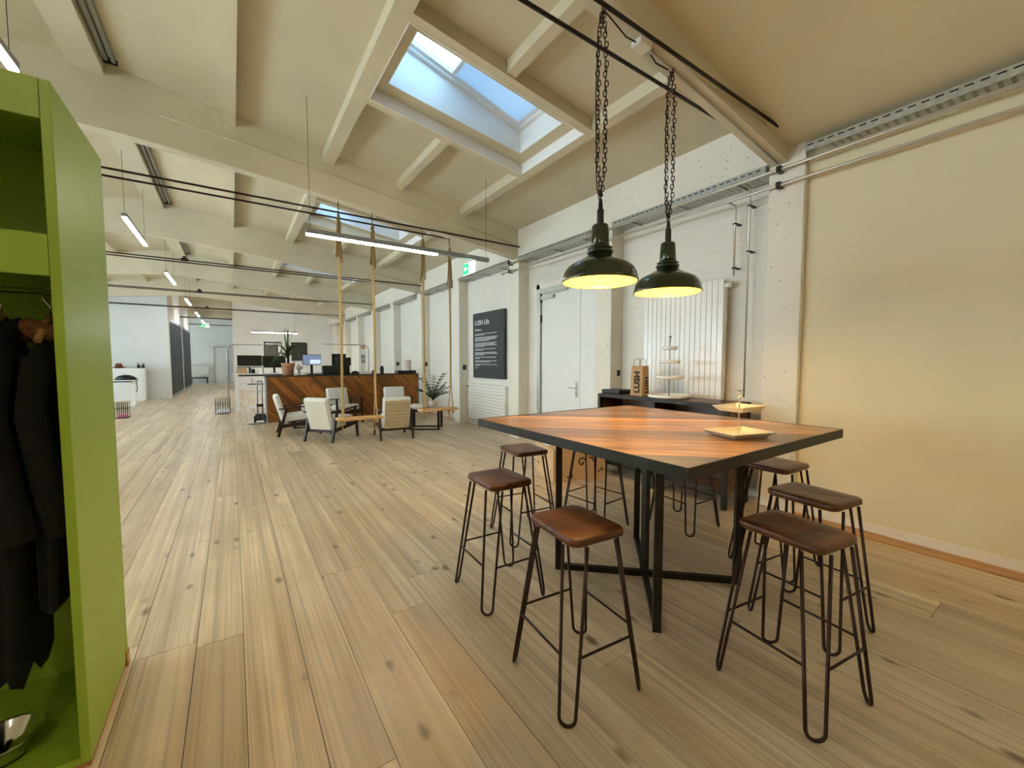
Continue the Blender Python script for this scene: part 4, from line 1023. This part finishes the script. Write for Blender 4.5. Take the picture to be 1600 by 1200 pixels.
# left corner by the far wall
t = thing('low_cabinet', 'low white cabinet against the far left wall', 'cabinet', (-3.35, 20.66, 0)); MB().box(-.62, .62, -.2, .2, .06, 1.22).ob('body', 'white', t); MB().box(-.60, .60, -.18, .2, 0, .06).ob('plinth', 'base', t)
MB().box(-.60, .56, -.215, -.2, .08, 1.19).ob('door', 'cool', t)
t = thing('standing_desk', 'white desk with one column leg in front of the low white cabinet', 'desk', (-3.3, 18.6, 0))
MB().box(-.8, .62, -.35, .35, .83, .855).ob('desk_top', 'white', t); MB().box(.47, .57, -.05, .05, .04, .83).ob('leg', 'white', t); MB().box(.46, .58, -.32, .32, 0, .04).ob('foot', 'white', t); MB().box(-.65, -.55, -.05, .05, .04, .83).ob('leg', 'white', t); MB().box(-.66, -.54, -.32, .32, 0, .04).ob('foot', 'white', t)
MB().box(-.5, .5, -.06, .06, .78, .83).ob('cross_beam', 'black', t)
t = thing('shoulder_bag', 'black soft bag with hanging strap on the white desk', 'bag', (-2.96, 18.6, .856))
b = MB(); b.lathe([(.0, 0), (.26, .005), (.28, .05), (.2, .13), (.08, .17), (0, .175)], 20, sy=.5); b.ob('body', 'black', t); MB().tube([(.24, 0, .06), (.3, -.05, .05), (.31, -.3, -.1), (.33, -.37, -.25), (.31, -.37, -.4)], .012, 6).ob('strap', 'black', t)
t = thing('felt_hat', 'brown soft hat on the left part of the low white cabinet', 'hat', (-3.45, 20.62, 1.22)); MB().lathe([(.0, .0), (.27, .02), (.28, .035), (.15, .05), (.13, .14), (.07, .19), (0, .18)], 20, sx=.75, sy=.6).ob('felt', 'brown', t); MB().lathe([(.152, .05), (.148, .08), (.14, .08)], 20, sx=.75, sy=.6).ob('band', 'black', t)
for k in range(2):
    t = thing('pump_bottle', ['left dark pump bottle on the low white cabinet', 'right dark pump bottle on the low white cabinet'][k], 'bottle', (-2.90 + k * .12, 20.6, 1.22), 0, 'pump bottles')
    MB().lathe([(.05, 0), (.052, .01), (.052, .11), (.02, .13), (.02, .15)], 14).ob('body', 'black', t); MB().box(-.06 if k == 0 else -.02, .02 if k == 0 else .06, -.012, .012, .165, .19).box(-.006, .006, -.006, .006, .15, .165).ob('pump', 'black', t)
# corridor end
t = thing('corridor_radiator', 'low white radiator at the end of the corridor', 'radiator', (-1.78, 34.18, .5))
for k in range(9): MB().box(-.45 + k * .1 + .006, -.45 + (k + 1) * .1 - .006, -.05, .05, 0, .72).ob('radiator_fin', 'radiator', t)
MB().box(-.47, .45, -.06, .06, .72, .75).ob('top_grille', 'galv', t)
t = thing('shoe_bench', 'dark low bench under the corridor radiator', 'bench', (-1.8, 33.95, 0)); MB().box(-.5, .45, -.15, .15, .33, .4).ob('seat', 'black', t); 
for x in (-.45, .37): MB().box(x, x + .06, -.13, .13, 0, .33).ob('leg', 'black', t)

# ------------------------------------------------------------------ sideboard and things on it
SX0, SX1, SY0, SY1, SZ = 4.02, 4.48, 2.12, 3.86, 1.068
sb = thing('sideboard', 'dark wooden sideboard in a black steel frame behind the bar table', 'sideboard', ((SX0 + SX1) / 2, (SY0 + SY1) / 2, 0))
w, d = (SX1 - SX0) / 2, (SY1 - SY0) / 2; p = .045
for sx in (-1, 1):
    for sy in (-1, 0, 1):
        if sx == 1 and sy == 0: continue
        x = sx * (w - p / 2); y = sy * (d - p / 2); MB().box(x - p / 2, x + p / 2, y - p / 2, y + p / 2, 0, SZ - .045).ob('post', 'steel', sb)
MB().box(-w, w, -d, d, SZ - .045, SZ - .002).ob('top_frame', 'steel', sb); MB().box(-w + .03, w - .01, -d + .03, d - .03, SZ - .002, SZ).ob('top_board', 'sideboard', sb)
for z in (.16, .58): 
    MB().box(-w + .006, w - .006, -d + p, d - p, z, z + .035).ob('shelf', 'sideboard', sb)
    MB().box(-w, -w + .006, -d + p, d - p, z - .01, z + .04).ob('shelf_rail', 'steel', sb)
MB().box(w - .03, w - .02, -d + p, d - p, .195, SZ - .045).ob('back_panel', 'sideboard', sb)
for sy in (-1, 1): MB().box(-w + p, w - p, sy * (d - .015) - .008, sy * (d - .015) + .008, .16, SZ - .045).ob('side_board', 'sideboard', sb)
MB().box(-w + .01, w - .035, -.012, .012, .195, SZ - .045).ob('divider', 'sideboard', sb)
t = thing('flat_case', 'flat black case on the left end of the sideboard', 'case', (4.22, 3.70, SZ)); MB().box(-.14, .14, -.15, .15, 0, .055).ob('case', 'black', t, bev=.01, seg=3); MB().box(-.142, .142, -.152, .152, .026, .030).ob('lid_seam', 'ink', t)
t = thing('paper_bag', 'brown kraft paper carrier bag printed LUSH on the sideboard', 'bag', (4.22, 3.34, SZ), R(0))
hw, hd, hh = .07, .088, .37
g = MB(); g.hexa([(-hw, -hd, 0), (hw, -hd, 0), (hw, hd, 0), (-hw, hd, 0)], [(-hw * .8, -hd * .98, hh), (hw * .8, -hd * .98, hh), (hw * .8, hd * .98, hh), (-hw * .8, hd * .98, hh)]); g.ob('bag', 'kraft', t)
for s_ in (-1, 1): MB().tube([(s_ * hw * .78, -.05, hh - .01), (s_ * hw * .7, -.05, hh + .06), (s_ * hw * .7, -.02, hh + .085), (s_ * hw * .7, .02, hh + .085), (s_ * hw * .7, .05, hh + .06), (s_ * hw * .78, .05, hh - .01)], .003, 5).ob('handle', 'ink', t)
tm = text_mesh('LUSH', .115, 'ink', .0008, bold=.035)
o = link('lettering', tm, t, (-hw - .0005, -.0, .03)); o.rotation_euler = (Matrix.Rotation(R(-90), 4, 'Z') @ Matrix.Rotation(R(90), 4, 'X') @ Matrix.Rotation(R(90), 4, 'Z')).to_euler(); o.location = (-hw - .002, -.05, .03)
o2 = link('lettering', text_mesh('LUSH', .085, 'ink', .0008, bold=.035), t, (.045, -hd - .002, .03)); o2.rotation_euler = (Matrix.Rotation(R(90), 4, 'X') @ Matrix.Rotation(R(90), 4, 'Z')).to_euler()
t = thing('cake_stand', 'white four tier cake stand on the sideboard before the tall radiator', 'cake stand', (4.22, 2.92, SZ))
for r_, z in ((.235, 0), (.16, .22), (.115, .40), (.082, .56)):
    MB().lathe([(r_ * .9, z), (r_, z + .012), (r_, z + .038), (r_ - .012, z + .038), (r_ - .014, z + .018), (0, z + .016)], 32).ob('tier', 'china', t)
MB().tube([(0, 0, .016), (0, 0, .70)], .008, 8).lathe([(0, .69), (.02, .70), (.02, .715), (0, .72)], 12).ob('stem', 'galv', t)
# cardboard box
t = thing('cardboard_box', 'brown cardboard box printed with scattered letters between stool and sideboard', 'box', (3.66, 4.02, 0), R(-16))
bw, bd, bh = .36, .30, .40
MB().box(-bw, bw, -bd, bd, 0, bh).ob('box', 'carton', t)
MB().box(-bw - .0, bw, -bd, -.004, bh, bh + .004).box(-bw, bw, .004, bd, bh, bh + .004).ob('flap', 'carton', t); MB().box(-bw, bw, -.03, .03, bh + .004, bh + .0055).ob('tape', 'china', t)
for ch, y, z, rt, s_ in (('A', .02, .27, 180, .12), ('S', .22, .16, -120, .10), ('I', -.18, .05, 90, .10)):
    o = link('lettering', text_mesh(ch, s_, 'ink', .0006, 'CENTER'), t); o.location = (-bw - .0015, y, z); o.rotation_euler = (Matrix.Rotation(R(-90), 4, 'Z') @ Matrix.Rotation(R(90), 4, 'X') @ Matrix.Rotation(R(rt), 4, 'Z')).to_euler()
for ch, x, z, rt, s_ in (('T', -.27, .25, 160, .13), ('G', .0, .2, -40, .14), ('Y', .2, .22, 30, .13), ('L', -.1, .05, 80, .12), ('T', .26, .08, -60, .11)):
    o = link('lettering', text_mesh(ch, s_, 'ink', .0006, 'CENTER'), t); o.location = (x, -bd - .0015, z); o.rotation_euler = (Matrix.Rotation(R(90), 4, 'X') @ Matrix.Rotation(R(rt), 4, 'Z')).to_euler()
t = thing('paper_sheet', 'white papers lying on the cardboard box', 'papers', (3.5, 4.12, bh + .006), R(-10)); MB().box(-.14, .14, -.10, .10, 0, .02).ob('sheets', 'china', t); MB().box(-.1, .08, -.08, .06, .02, .03).ob('top_sheet', 'white', t)
print('planks', npl)
